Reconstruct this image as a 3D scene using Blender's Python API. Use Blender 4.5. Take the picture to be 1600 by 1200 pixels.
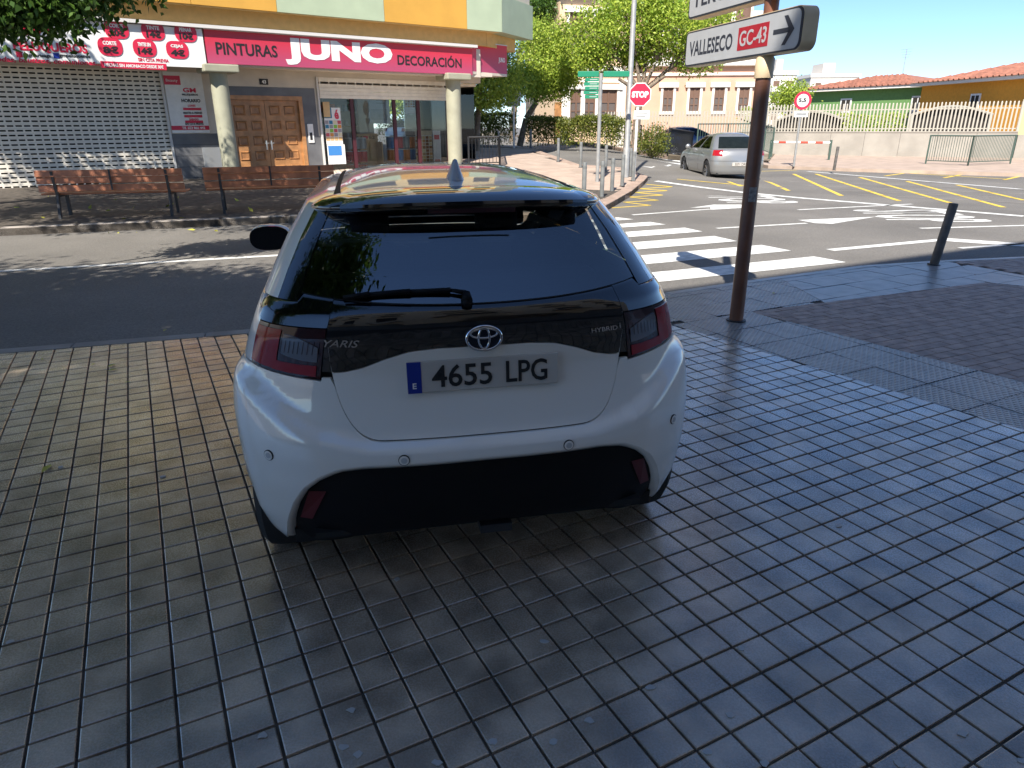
import bpy, bmesh, math, random
import numpy as np
from mathutils import Vector, Matrix
random.seed(7); rng = np.random.default_rng(7)
R = math.radians
sc = bpy.context.scene
for o in list(bpy.data.objects): bpy.data.objects.remove(o, do_unlink=True)
COL = sc.collection

# ------------------------------------------------------------------ camera
CAM_H, FPX, PITCH, ROLL = 1.66, 1077.0, math.atan(403/1077), math.atan(-14/2823)
cd = bpy.data.cameras.new('camera'); cam = bpy.data.objects.new('camera', cd); COL.objects.link(cam)
cd.sensor_width = 36; cd.lens = FPX/1600*36; cd.clip_end = 2000; cd.clip_start = .05
cam.matrix_world = Matrix.Translation((0, 0, CAM_H)) @ Matrix.Rotation(math.pi/2-PITCH, 4, 'X') @ Matrix.Rotation(ROLL, 4, 'Z')
sc.camera = cam
# ------------------------------------------------------------------ sky, sun, exposure
SUN_EL, SUN_BRG = R(46), R(15)          # shadows fall towards bearing 15 deg right of the view
w = bpy.data.worlds.new('World'); sc.world = w; w.use_nodes = True
nt = w.node_tree; bg = nt.nodes['Background']; sky = nt.nodes.new('ShaderNodeTexSky')
sky.sky_type = 'NISHITA'; sky.sun_disc = False; sky.sun_elevation = SUN_EL; sky.sun_rotation = SUN_BRG + math.pi
sky.air_density = .8; sky.dust_density = 0; sky.ozone_density = 6; sky.altitude = 1200
nt.links.new(sky.outputs[0], bg.inputs[0]); bg.inputs[1].default_value = .074
sd = bpy.data.lights.new('sun', 'SUN'); sd.energy = 3.3; sd.angle = R(.53); sd.color = (1, .95, .87)
so = bpy.data.objects.new('sun', sd); COL.objects.link(so)
sdir = Vector((math.sin(SUN_BRG)*math.cos(SUN_EL), math.cos(SUN_BRG)*math.cos(SUN_EL), -math.sin(SUN_EL)))
so.rotation_euler = sdir.to_track_quat('-Z', 'Y').to_euler(); so.location = (0, -10, 30)
vs = sc.view_settings; vs.view_transform = 'Standard'; vs.look = 'None'; vs.gamma = 1; vs.exposure = 1.48; vs.use_curve_mapping = False

# ------------------------------------------------------------------ picture -> place
def ray(x, y):
    u, v = x-800, y-600; c, s = math.cos(ROLL), math.sin(ROLL); u, v = c*u+s*v, -s*u+c*v
    cp, sp = math.cos(PITCH), math.sin(PITCH)
    return Vector((u, FPX*cp-v*sp, -FPX*sp-v*cp))
def T(x, y):                                # the side street climbs away from the crossing
    return .045*min(max(0., y-18), 14)*min(1, max(0, (8.5-x)/4))
def G(px, py, off=0.):                      # point of the ground seen at a pixel
    d = ray(px, py); z = off
    for _ in range(25):
        k = (z-CAM_H)/d.z; p = d*k; z = T(p.x, p.y)+off
    return Vector((p.x, p.y, z))
def AT(px, py, Y):                          # point at a pixel, Y metres in front of the camera
    d = ray(px, py); return d*(Y/d.y)+Vector((0, 0, CAM_H))

# ------------------------------------------------------------------ materials
MATS = {}
def mat(name, col, rough=.6, metal=0., spec=.5, var=0., vscale=6., bump=0., bscale=40., coat=0., coatr=.03, coation=1.5, col2=None, trans=0., island=0., coord='Object', worn=0):
    if name in MATS: return MATS[name]
    m = bpy.data.materials.new(name); m.use_nodes = True; n = m.node_tree.nodes; l = m.node_tree.links
    b = n['Principled BSDF']; MATS[name] = m
    b.inputs['Base Color'].default_value = (*col, 1); b.inputs['Roughness'].default_value = rough
    b.inputs['Metallic'].default_value = metal; b.inputs['Specular IOR Level'].default_value = spec
    b.inputs['Coat Weight'].default_value = coat; b.inputs['Coat Roughness'].default_value = coatr; b.inputs['Coat IOR'].default_value = coation
    b.inputs['Transmission Weight'].default_value = trans
    tc = n.new('ShaderNodeTexCoord')
    last = None
    if var or col2:
        t = n.new('ShaderNodeTexNoise'); t.inputs['Scale'].default_value = vscale; t.inputs['Detail'].default_value = 6
        l.new(tc.outputs[coord], t.inputs['Vector'])
        r = n.new('ShaderNodeValToRGB'); c2 = col2 or tuple(max(0, c*(1-var)) for c in col)
        c1 = col if col2 else tuple(min(1, c*(1+var)) for c in col)
        r.color_ramp.elements[0].color = (*c2, 1); r.color_ramp.elements[1].color = (*c1, 1)
        r.color_ramp.elements[0].position = .36; r.color_ramp.elements[1].position = .64
        l.new(t.outputs[0], r.inputs[0]); last = r.outputs[0]
    if island:
        g = n.new('ShaderNodeNewGeometry'); mp = n.new('ShaderNodeMapRange')
        mp.inputs[3].default_value = 1-island; mp.inputs[4].default_value = 1+island
        l.new(g.outputs['Random Per Island'], mp.inputs[0])
        mx = n.new('ShaderNodeVectorMath'); mx.operation = 'SCALE'
        if last: l.new(last, mx.inputs[0])
        else: mx.inputs[0].default_value = col
        l.new(mp.outputs[0], mx.inputs['Scale']); last = mx.outputs[0]
    if last: l.new(last, b.inputs['Base Color'])
    if worn:                                            # polish worn off in patches and specks
        for sc_, lo, hi, inp in ((3.2, .35, 1., 'Coat Weight'), (140., .15, .38, 'Coat Roughness')):
            t = n.new('ShaderNodeTexNoise'); t.inputs['Scale'].default_value = sc_; t.inputs['Detail'].default_value = 8; l.new(tc.outputs[coord], t.inputs['Vector'])
            mp = n.new('ShaderNodeMapRange'); mp.inputs[1].default_value = .35; mp.inputs[2].default_value = .65; mp.inputs[3].default_value = lo; mp.inputs[4].default_value = hi
            l.new(t.outputs[0], mp.inputs[0]); l.new(mp.outputs[0], b.inputs[inp])
    if bump:
        t = n.new('ShaderNodeTexNoise'); t.inputs['Scale'].default_value = bscale; t.inputs['Detail'].default_value = 5
        l.new(tc.outputs[coord], t.inputs['Vector'])
        bp = n.new('ShaderNodeBump'); bp.inputs['Strength'].default_value = bump; bp.inputs['Distance'].default_value = .01
        l.new(t.outputs[0], bp.inputs['Height']); l.new(bp.outputs[0], b.inputs['Normal'])
    return m
def glass(name, tint, ior=1.5, rough=0.):
    m = bpy.data.materials.new(name); m.use_nodes = True; n = m.node_tree.nodes; l = m.node_tree.links
    n.remove(n['Principled BSDF']); out = n['Material Output']
    t = n.new('ShaderNodeBsdfTransparent'); t.inputs[0].default_value = (*tint, 1)
    g = n.new('ShaderNodeBsdfGlossy'); g.inputs['Roughness'].default_value = rough
    f = n.new('ShaderNodeFresnel'); f.inputs[0].default_value = ior; mx = n.new('ShaderNodeMixShader')
    l.new(f.outputs[0], mx.inputs[0]); l.new(t.outputs[0], mx.inputs[1]); l.new(g.outputs[0], mx.inputs[2]); l.new(mx.outputs[0], out.inputs[0])
    MATS[name] = m; return m
def leafmat(name, c1, c2):
    m = bpy.data.materials.new(name); m.use_nodes = True; n = m.node_tree.nodes; l = m.node_tree.links
    b = n['Principled BSDF']; b.inputs['Roughness'].default_value = .45; b.inputs['Specular IOR Level'].default_value = .35
    g = n.new('ShaderNodeNewGeometry'); r = n.new('ShaderNodeValToRGB')
    r.color_ramp.elements[0].color = (*c1, 1); r.color_ramp.elements[1].color = (*c2, 1)
    l.new(g.outputs['Random Per Island'], r.inputs[0]); l.new(r.outputs[0], b.inputs['Base Color'])
    t = n.new('ShaderNodeBsdfTranslucent'); l.new(r.outputs[0], t.inputs[0])
    mx = n.new('ShaderNodeMixShader'); mx.inputs[0].default_value = .35
    l.new(b.outputs[0], mx.inputs[1]); l.new(t.outputs[0], mx.inputs[2]); l.new(mx.outputs[0], n['Material Output'].inputs[0])
    MATS[name] = m; return m
M = dict(
 asphalt=mat('asphalt', (.165,.152,.134), .85, var=.16, vscale=.45, bump=.5, bscale=160),
 earth=mat('earth', (.2,.16,.11), .95, var=.3, vscale=.3),
 joint=mat('joint', (.085,.07,.055), .9, var=.4, vscale=9),
 tile=mat('tile', (.38,.295,.21), .26, var=.34, vscale=5, bump=.14, bscale=110, island=.27, spec=1., coat=1., coatr=.13, coation=1.9, worn=1),
 slab=mat('slab', (.27,.255,.235), .34, var=.18, vscale=5, bump=.2, bscale=70, island=.08),
 brick=mat('brick', (.38,.29,.24), .75, var=.2, vscale=8, bump=.4, bscale=90, island=.16),
 kerb=mat('kerb', (.33,.29,.25), .8, var=.15, vscale=3, bump=.4, bscale=60),
 redkerb=mat('redkerb', (.36,.26,.2), .8, var=.15, vscale=4, bump=.4, bscale=50),
 paver=mat('paver', (.52,.42,.33), .8, var=.18, vscale=5, bump=.4, bscale=60, island=.1),
 pavefar=mat('pavefar', (.42,.32,.25), .85, var=.12, vscale=2, bump=.3, bscale=30),
 whiteline=mat('whiteline', (.68,.67,.63), .7, var=.16, vscale=9, bump=.3, bscale=120),
 yellowline=mat('yellowline', (.72,.5,.06), .7, var=.12, vscale=4),
 paleline=mat('paleline', (.33,.3,.27), .8, var=.1),
 paint=mat('car_paint_white', (.86,.82,.75), .3, coat=1., spec=.5, coation=1.75),
 black=mat('gloss_black', (.004,.004,.005), .05, coat=1., spec=.5, coation=1.6),
 matblack=mat('matt_black', (.006,.006,.007), .6, spec=.2, bump=.2, bscale=300),
 inner=mat('dark_inner', (.012,.012,.012), .8),
 seat=mat('seat_fabric', (.025,.025,.027), .85),
 rubber=mat('rubber', (.018,.018,.018), .75, bump=.3, bscale=150),
 alloy=mat('alloy', (.55,.55,.56), .3, metal=.9),
 chrome=mat('chrome', (.75,.75,.77), .08, metal=1.),
 lampred=mat('lamp_red', (.3,.006,.01), .1, coat=.4, spec=.4),
 lampdark=mat('lamp_dark', (.03,.006,.007), .06, coat=1.),
 lampclear=mat('lamp_clear', (.16,.16,.17), .12, metal=.5, coat=1.),
 plate=mat('plate_white', (.5,.46,.41), .45, var=.05),
 plateblue=mat('plate_blue', (.01,.03,.25), .4), ink=mat('ink', (.012,.012,.013), .6),
 silver=mat('car_paint_silver', (.34,.34,.335), .32, metal=.55, coat=.8),
 bluecar=mat('car_paint_blue', (.02,.05,.14), .3, metal=.3, coat=1.),
 brown=mat('brown_paint', (.2,.085,.05), .42, var=.15, vscale=5, bump=.1),
 beige=mat('beige_paint', (.68,.52,.32), .5, var=.08),
 signgrey=mat('sign_sheet', (.48,.48,.48), .5, var=.04), signdark=mat('sign_ink', (.03,.035,.05), .6),
 roadred=mat('road_number_red', (.42,.015,.03), .5), white=mat('white_paint', (.78,.77,.74), .6, var=.05),
 signred=mat('sign_red', (.6,.02,.06), .45), signgreen=mat('sign_green', (.01,.22,.12), .5),
 galv=mat('galvanised', (.34,.34,.33), .5, metal=.3, var=.12, vscale=6), bollard=mat('bollard_grey', (.16,.165,.16), .55, var=.15, vscale=6),
 bolldark=mat('bollard_dark', (.1,.09,.08), .6, var=.25, vscale=9), greenrail=mat('rail_green', (.06,.1,.08), .5), blackrail=mat('rail_black', (.015,.016,.018), .5),
 wood=mat('bench_wood', (.38,.14,.065), .45, var=.25, vscale=4, bump=.15, bscale=30), iron=mat('cast_iron', (.03,.03,.033), .5),
 oak=mat('oak_door', (.42,.2,.075), .42, var=.2, vscale=5, bump=.1), oakdark=mat('oak_panel', (.33,.15,.055), .42, var=.2, vscale=6),
 cream=mat('cream_wall', (.6,.53,.44), .85, var=.06, vscale=2, bump=.15), greyclad=mat('grey_cladding', (.13,.13,.135), .5, var=.2, vscale=1.6),
 shutter=mat('shutter_cream', (.8,.74,.63), .5, var=.06), dark=mat('dark_void', (.03,.025,.02), .9),
 colm=mat('column_sage', (.34,.33,.24), .75, var=.08, vscale=3, bump=.15), yellow=mat('panel_yellow', (.62,.33,.055), .6, var=.05, vscale=1.5),
 sage=mat('panel_sage', (.42,.49,.33), .55, var=.05, vscale=1.5), band=mat('band_ochre', (.66,.4,.13), .7, var=.06), gutter=mat('gutter_white', (.62,.6,.57), .6),
 shelfwood=mat('shelf_wood', (.4,.3,.2), .7), purple=mat('sign_magenta', (.42,.03,.12), .5), 
 pink=mat('pink_render', (.62,.37,.26), .9, var=.05, vscale=1, bump=.1), trim=mat('white_trim', (.78,.73,.66), .85), sash=mat('window_brown', (.16,.09,.06), .6),
 concrete=mat('concrete', (.34,.31,.265), .9, var=.1, vscale=1.2, bump=.2, bscale=12), fence=mat('fence_cream', (.42,.385,.32), .6),
 housegreen=mat('house_green', (.14,.27,.09), .9, var=.06), houseorange=mat('house_orange', (.7,.32,.04), .9, var=.06), housecream=mat('house_cream', (.7,.52,.24), .9),
 rooftile=mat('roof_tile', (.34,.145,.095), .85, var=.25, vscale=3, bump=.4, bscale=14), flat=mat('apartment', (.62,.57,.5), .9, var=.05),
 bark=mat('bark', (.2,.155,.115), .9, var=.35, vscale=7, bump=.8, bscale=25), cardboard=mat('cardboard', (.6,.4,.2), .8, var=.08), 
 winframe=mat('window_wine', (.06,.01,.016), .5), grease=mat('building_back', (.78,.66,.5), .9, var=.08), orange=mat('tape_red', (.55,.06,.03), .6),
 canred=mat('can_red', (.6,.05,.06), .4), canblue=mat('can_blue', (.05,.22,.55), .4), canor=mat('can_orange', (.75,.24,.05), .4), steel=mat('steel_box', (.36,.37,.38), .4, metal=.4),
 leafdry=mat('dry_leaf', (.42,.4,.06), .6, island=.3),
)
_n = M['asphalt'].node_tree.nodes; _l = M['asphalt'].node_tree.links; _b = _n['Principled BSDF']; _src = _b.inputs['Base Color'].links[0].from_socket
_t = _n.new('ShaderNodeTexNoise'); _t.inputs['Scale'].default_value = 55; _t.inputs['Detail'].default_value = 8; _c = _n.new('ShaderNodeTexCoord'); _l.new(_c.outputs['Object'], _t.inputs['Vector'])
_m = _n.new('ShaderNodeMapRange'); _m.inputs[1].default_value = .3; _m.inputs[2].default_value = .7; _m.inputs[3].default_value = .72; _m.inputs[4].default_value = 1.25; _l.new(_t.outputs[0], _m.inputs[0])
_v = _n.new('ShaderNodeVectorMath'); _v.operation = 'SCALE'; _l.new(_src, _v.inputs[0]); _l.new(_m.outputs[0], _v.inputs['Scale']); _l.new(_v.outputs[0], _b.inputs['Base Color'])
M['reflector'] = mat('reflector_red', (.1,.003,.005), .35)
M['reargl'] = glass('rear_glass', (.5,.54,.5), 2.9); M['sidegl'] = glass('side_glass', (.2,.23,.22), 1.5); M['windgl'] = glass('wind_glass', (.82,.88,.84), 1.45)
M['shopgl'] = glass('shop_glass', (.8,.84,.84), 1.5); M['mirror'] = mat('mirror_glass', (.6,.6,.6), .02, metal=1.)
M['ficus'] = leafmat('ficus_leaf', (.03,.075,.012), (.11,.2,.03)); M['lime'] = leafmat('lime_leaf', (.17,.28,.03), (.5,.58,.09))
M['hedge'] = leafmat('hedge_leaf', (.05,.08,.012), (.26,.27,.05)); M['jac'] = leafmat('feather_leaf', (.15,.27,.025), (.5,.58,.08))

# ------------------------------------------------------------------ mesh helpers
class MB:
    def __init__(s): s.v = []; s.f = []
    def add(s, vs, fs):
        k = len(s.v); s.v += [tuple(p) for p in vs]; s.f += [tuple(i+k for i in f) for f in fs]; return s
    def box(s, x0, x1, y0, y1, z0, z1):
        return s.add([(x0,y0,z0),(x1,y0,z0),(x1,y1,z0),(x0,y1,z0),(x0,y0,z1),(x1,y0,z1),(x1,y1,z1),(x0,y1,z1)],
                     [(0,3,2,1),(4,5,6,7),(0,1,5,4),(1,2,6,5),(2,3,7,6),(3,0,4,7)])
    def tube(s, p0, p1, r0, r1=None, n=12, cap=True):
        p0, p1 = Vector(p0), Vector(p1); r1 = r0 if r1 is None else r1; d = (p1-p0).normalized()
        a = d.orthogonal().normalized(); b = d.cross(a); vs = []
        for p, r in ((p0, r0), (p1, r1)):
            vs += [p+(a*math.cos(2*math.pi*i/n)+b*math.sin(2*math.pi*i/n))*r for i in range(n)]
        fs = [(i, (i+1) % n, n+(i+1) % n, n+i) for i in range(n)]
        if cap: fs += [tuple(range(n))[::-1], tuple(range(n, 2*n))]
        return s.add(vs, fs)
    def prism(s, poly, z0, z1, zf=None):
        n = len(poly); zf = zf or (lambda x, y: 0)
        vs = [(x, y, z0+zf(x, y)) for x, y in poly]+[(x, y, z1+zf(x, y)) for x, y in poly]
        ar = sum(poly[i][0]*poly[(i+1) % n][1]-poly[(i+1) % n][0]*poly[i][1] for i in range(n))
        fs = [tuple(range(n, 2*n)), tuple(range(n))[::-1]]+[(i, (i+1) % n, n+(i+1) % n, n+i) for i in range(n)]
        if ar < 0: fs = [f[::-1] for f in fs]
        return s.add(vs, fs)
    def lathe(s, prof, n=24, axis='Z', c=(0,0,0)):       # prof: (radius, height)
        vs = []; k = len(prof)
        for i in range(n):
            a = 2*math.pi*i/n
            for r, h in prof:
                p = (r*math.cos(a), r*math.sin(a), h)
                if axis == 'X': p = (h, r*math.cos(a), r*math.sin(a))
                if axis == 'Y': p = (r*math.sin(a), h, r*math.cos(a))
                vs.append((p[0]+c[0], p[1]+c[1], p[2]+c[2]))
        fs = [(i*k+j, ((i+1) % n)*k+j, ((i+1) % n)*k+j+1, i*k+j+1) for i in range(n) for j in range(k-1)]
        return s.add(vs, fs)
    def grid(s, P, flip=False):                           # P[i][j] points
        a, b = len(P), len(P[0]); vs = [p for row in P for p in row]
        fs = [(i*b+j, (i+1)*b+j, (i+1)*b+j+1, i*b+j+1) for i in range(a-1) for j in range(b-1)]
        return s.add(vs, [f[::-1] for f in fs] if flip else fs)
    def build(s, name, m, parent=None, smooth=False, bevel=0, sub=0, auto=None):
        me = bpy.data.meshes.new(name); me.from_pydata(s.v, [], s.f); me.update()
        if smooth: me.shade_smooth()
        if auto: 
            me.shade_smooth(); me.set_sharp_from_angle(angle=R(auto))
        me.materials.append(M[m] if isinstance(m, str) else m)
        o = bpy.data.objects.new(name, me); COL.objects.link(o); o.parent = parent
        if bevel:
            b = o.modifiers.new('b', 'BEVEL'); b.width = bevel; b.segments = 2; b.limit_method = 'ANGLE'
        if sub:
            b = o.modifiers.new('s', 'SUBSURF'); b.levels = sub; b.render_levels = sub
        return o
def tag(o, label=None, cat=None, group=None, kind=None):
    if label: o['label'] = label
    if cat: o['category'] = cat
    if group: o['group'] = group
    if kind: o['kind'] = kind
    return o
def thing(name, label, cat, loc=(0,0,0), rz=0., group=None):
    o = bpy.data.objects.new(name, None); COL.objects.link(o); o.location = loc; o.rotation_euler = (0, 0, rz)
    o.empty_display_size = .1
    return tag(o, label, cat, group)
def copy_tree(o, parent=None):
    c = o.copy(); COL.objects.link(c); c.parent = parent
    for ch in o.children: copy_tree(ch, c)
    return c
def text(name, s, size, m, parent, mtx, bold=0., ext=.002, w=None, align='CENTER', shear=0., h=None):
    cu = bpy.data.curves.new(name, 'FONT'); cu.body = s; cu.size = size; cu.offset = bold; cu.extrude = ext; cu.align_x = align; cu.align_y = 'CENTER'; cu.shear = shear; cu.resolution_u = 3
    t = bpy.data.objects.new(name, cu); COL.objects.link(t); bpy.context.view_layer.update()
    me = bpy.data.meshes.new_from_object(t.evaluated_get(bpy.context.evaluated_depsgraph_get())); bpy.data.objects.remove(t)
    xs = [v.co.x for v in me.vertices]; ys = [v.co.y for v in me.vertices]
    sx = w/(max(xs)-min(xs)) if w else 1; sy = h/(max(ys)-min(ys)) if h else 1
    cx = (max(xs)+min(xs))/2 if align == 'CENTER' else min(xs); cy = (max(ys)+min(ys))/2
    for v in me.vertices: v.co = mtx @ Vector(((v.co.x-cx)*sx, (v.co.y-cy)*sy, v.co.z))
    me.materials.clear(); me.materials.append(M[m]); o = bpy.data.objects.new(name, me); COL.objects.link(o); o.parent = parent
    return o
FRONT = Matrix.Rotation(math.pi/2, 4, 'X')       # text standing up, facing local -Y
def TR(x, y, z): return Matrix.Translation((x, y, z))
def clip(poly, conv):                            # Sutherland-Hodgman, conv counter-clockwise
    out = poly
    for i in range(len(conv)):
        a, b = conv[i], conv[(i+1) % len(conv)]; inp, out = out, []
        side = lambda p: (b[0]-a[0])*(p[1]-a[1])-(b[1]-a[1])*(p[0]-a[0])
        for j in range(len(inp)):
            p, q = inp[j-1], inp[j]; sp, sq = side(p), side(q)
            if (sp >= 0) != (sq >= 0):
                t = sp/(sp-sq); out.append((p[0]+(q[0]-p[0])*t, p[1]+(q[1]-p[1])*t))
            if sq >= 0: out.append(q)
        if len(out) < 3: return []
    return out
def ccw(poly):
    ar = sum(poly[i-1][0]*poly[i][1]-poly[i][0]*poly[i-1][1] for i in range(len(poly)))
    return list(poly) if ar > 0 else list(poly)[::-1]
def area(poly): return .5*abs(sum(poly[i-1][0]*poly[i][1]-poly[i][0]*poly[i-1][1] for i in range(len(poly))))
def topiece(mb, c, z0, z1, ch=.006, zf=T, tilt=(0,0)):    # one paving piece: chamfered top on a convex outline
    cx, cy = sum(p[0] for p in c)/len(c), sum(p[1] for p in c)/len(c); n = len(c)
    zt = zf(cx, cy); f = lambda p: zf(*p)+tilt[0]*(p[0]-cx)+tilt[1]*(p[1]-cy)
    inn = []
    for p in c:
        d = math.hypot(p[0]-cx, p[1]-cy); k = max(.5, 1-ch*1.3/max(d, .01)); inn.append((cx+(p[0]-cx)*k, cy+(p[1]-cy)*k))
    vs = [(*p, z0+f(p)) for p in c]+[(*p, z1-ch*.6+f(p)) for p in c]+[(*p, z1+f(p)) for p in inn]
    fs = [(i, (i+1) % n, n+(i+1) % n, n+i) for i in range(n)]+[(n+i, n+(i+1) % n, 2*n+(i+1) % n, 2*n+i) for i in range(n)]+[tuple(range(2*n, 3*n))]
    mb.add(vs, fs)
def inframe(x, y, z=0):
    d = Vector((x, y, z-CAM_H)); cp, sp = math.cos(PITCH), math.sin(PITCH)
    fw = d.y*cp-d.z*sp; up = d.y*sp+d.z*cp
    if fw < .2: return 0
    u, v = FPX*d.x/fw, -FPX*up/fw
    return 1/fw**2 if abs(u) < 800 and abs(v) < 600 else 0
def pave(parent, piece, region, org, brg, pu, pv, gap, z1, m, nparts=300, pattern='grid', depth=.03, ch=.006, jit=.0012, rest='rest'):
    """pave a convex region with single pieces; the nparts that show largest are parts, the others one 'stuff' part"""
    region = ccw(region); nr = len(region); e = (math.sin(brg), math.cos(brg)); q = (-e[1], e[0])
    loc = [((x-org[0])*e[0]+(y-org[1])*e[1], (x-org[0])*q[0]+(y-org[1])*q[1]) for x, y in region]
    i0, i1 = int(min(p[0] for p in loc)/pu)-2, int(max(p[0] for p in loc)/pu)+2; j0, j1 = int(min(p[1] for p in loc)/pv)-2, int(max(p[1] for p in loc)/pv)+2
    conv = all((region[(k+1) % nr][0]-region[k][0])*(region[(k+2) % nr][1]-region[(k+1) % nr][1])-(region[(k+1) % nr][1]-region[k][1])*(region[(k+2) % nr][0]-region[(k+1) % nr][0]) > -.02 for k in range(nr))
    def inside(x, y):
        r = False
        for k in range(nr):
            (xa, ya), (xb, yb) = region[k-1], region[k]
            if (ya > y) != (yb > y) and x < (xb-xa)*(y-ya)/(yb-ya)+xa: r = not r
        return r
    cells = []
    for i in range(i0, i1):
        for j in range(j0, j1):
            sh = .5*pu if pattern == 'bond' and j % 2 else 0
            a0, a1, b0, b1 = i*pu+sh+gap/2, (i+1)*pu+sh-gap/2, j*pv+gap/2, (j+1)*pv-gap/2
            c = [(org[0]+a*e[0]+b*q[0], org[1]+a*e[1]+b*q[1]) for a, b in ((a0,b0),(a1,b0),(a1,b1),(a0,b1))]
            c = clip(ccw(c), region) if conv else (ccw(c) if sum(inside(*p) for p in c) >= 3 else [])
            if len(c) >= 3 and area(c) > .25*pu*pv*.3: cells.append(c)
    key = lambda c: inframe(sum(p[0] for p in c)/len(c), sum(p[1] for p in c)/len(c))*area(c)
    cells.sort(key=key, reverse=True); big = MB()
    for k, c in enumerate(cells):
        mb = MB() if k < nparts and key(c) > 0 else big
        topiece(mb, c, z1-depth, z1+random.uniform(-jit, jit), ch, T, (random.uniform(-.006,.006), random.uniform(-.006,.006)))
        if mb is not big: mb.build(piece, m, parent)
    if big.v: tag(big.build(rest, m, parent), kind='stuff')
# ================================================================== GROUND
ROADZ = -.03
def sheet(name, pts, z, m, parent=None, sub=1):          # flat polygon on the terrain
    mb = MB(); mb.add([(p[0], p[1], z+T(p[0], p[1])) for p in pts], [tuple(range(len(pts))) if area(pts) and ccw(pts) == list(pts) else tuple(range(len(pts)))[::-1]])
    return mb.build(name, m, parent)
xs = [-300,-120,-60,-30]+list(np.arange(-20, 20.1, 1.))+[26,40,70,150,400]; ys = [-80,-30,-12,-4,0,4,8,12,16]+list(np.arange(17, 36, 1.))+[40,60,100,200,600]
mb = MB(); mb.grid([[(x, y, ROADZ+T(x, y)) for y in ys] for x in xs], flip=True); road = tag(mb.build('road', 'asphalt'), kind='structure')
XY = lambda v: (v[0], v[1])
def gx(*pp): return [XY(G(*p)) for p in pp]
def ext(a, b, k): return (a[0]+(b[0]-a[0])*k, a[1]+(b[1]-a[1])*k)
# near pavement, where the camera and the white car stand
k0, k1 = gx((0,546), (400,514)); kL = ext(k1, k0, 9); kR = ext(k0, k1, 3.08)
kR = ext(k0, k1, 2.86); cor = [(1.62,7.17)]+gx((1150,441), (1347,415), (1470,407), (1600,401)); far_r = ext(cor[-2], cor[-1], 4)
near = [kL, k0, k1, kR]+cor+[far_r, (20,-12), (-25,-12)]
mb = MB(); mb.prism(ccw(near), -.3, -.011); pav = tag(mb.build('near_pavement', 'joint'), kind='structure')
TB, TO = R(62.5), XY(G(1342.5, 1115))
n_ = Vector((k1[1]-k0[1], k0[0]-k1[0])).normalized()*.13          # inward offset for the kerbstones
te0, te1 = gx((1040,504), (1600,672)); te2 = ext(te0, te1, 2.4); be0, be1 = gx((1173,487), (1600,597)); be2 = ext(be0, be1, 3.2)
def meet(a, b, c, d):                                             # where two lines cross
    x = ((b[0]-a[0])*(c[1]-a[1])-(b[1]-a[1])*(c[0]-a[0]))/((b[1]-a[1])*(d[0]-c[0])-(b[0]-a[0])*(d[1]-c[1])); return ext(c, d, x)
ko = lambda p: (p[0]+n_.x, p[1]+n_.y)
kRo = ko(kR); tk = meet(ko(k0), ko(k1), te0, te1)
pave(pav, 'paving_tile', [ko(ext(k0, k1, -2.6)), tk, te1, te2, (te2[0], -.7), (-8.2,-.7)], TO, TB, .13, .13, .0095, 0., 'tile', rest='paving_tiles_beyond', ch=.0035)
m = mat('tactile', (.26,.25,.235), .32, var=.15, vscale=5, island=.07); n = m.node_tree.nodes; l = m.node_tree.links      # studded paving
vo = n.new('ShaderNodeTexVoronoi'); vo.inputs['Scale'].default_value = 27; vo.inputs['Randomness'].default_value = 0; tc = n.new('ShaderNodeTexCoord')
mp = n.new('ShaderNodeMapping'); mp.inputs['Rotation'].default_value = (0, 0, R(27.5)); l.new(tc.outputs['Object'], mp.inputs[0]); l.new(mp.outputs[0], vo.inputs['Vector'])
rp = n.new('ShaderNodeValToRGB'); rp.color_ramp.elements[0].position = .25; rp.color_ramp.elements[0].color = (1,1,1,1); rp.color_ramp.elements[1].position = .45; rp.color_ramp.elements[1].color = (0,0,0,1)
bp = n.new('ShaderNodeBump'); bp.inputs['Strength'].default_value = 1; bp.inputs['Distance'].default_value = .012
l.new(vo.outputs['Distance'], rp.inputs[0]); l.new(rp.outputs[0], bp.inputs['Height']); l.new(bp.outputs[0], n['Principled BSDF'].inputs['Normal'])
M['tactile'] = m
pave(pav, 'studded_slab', [te0, be0, be1, be2, te2, te1], be0, TB, .4, .4, .006, 0., 'tactile', 120, rest='studded_slabs_beyond', ch=.003)
sl0, sl1, sl2 = gx((1400,459), (1540,441), (1600,447)); sl3 = ext(sl1, sl2, 6)
pave(pav, 'studded_slab', [tk, te0, be0, ext(be0, sl1, .28), XY(G(1215,433)), cor[1], cor[0]], be0, TB, .4, .4, .006, 0., 'tactile', 60, rest='studded_slabs_corner', ch=.003)
q1, q2 = gx((1495,411), (1600,430)); q3 = ext(q1, q2, 5)
pave(pav, 'smooth_slab', [sl1, ext(sl1, sl2, 2.5), ext(q1, q2, 1.6), q1], be0, TB, .6, .4, .006, 0., 'slab', 80, 'bond', rest='smooth_slabs_right', ch=.003)
pave(pav, 'smooth_slab', [ext(be0, sl1, .28), sl1, q1, cor[3], cor[2], XY(G(1215,433))], be0, TB, .6, .4, .006, 0., 'slab', 80, 'bond', rest='smooth_slabs_beyond', ch=.003)
pave(pav, 'paving_brick', [be0, sl1, sl2, sl3, (sl3[0], be2[1]), be2, be1], be0, TB+R(3), .2, .1, .007, 0., 'brick', 300, 'bond', rest='paving_bricks_beyond', ch=.004)
pave(pav, 'paving_brick', [q1, ext(q1, q2, 1.6), (9,6.5), far_r, cor[4], cor[3]], be0, TB+R(3), .2, .1, .007, 0., 'brick', 40, 'bond', rest='paving_bricks_edge', ch=.004)
M['gum'] = mat('gum', (.42,.4,.37), .7, island=.3)
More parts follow.
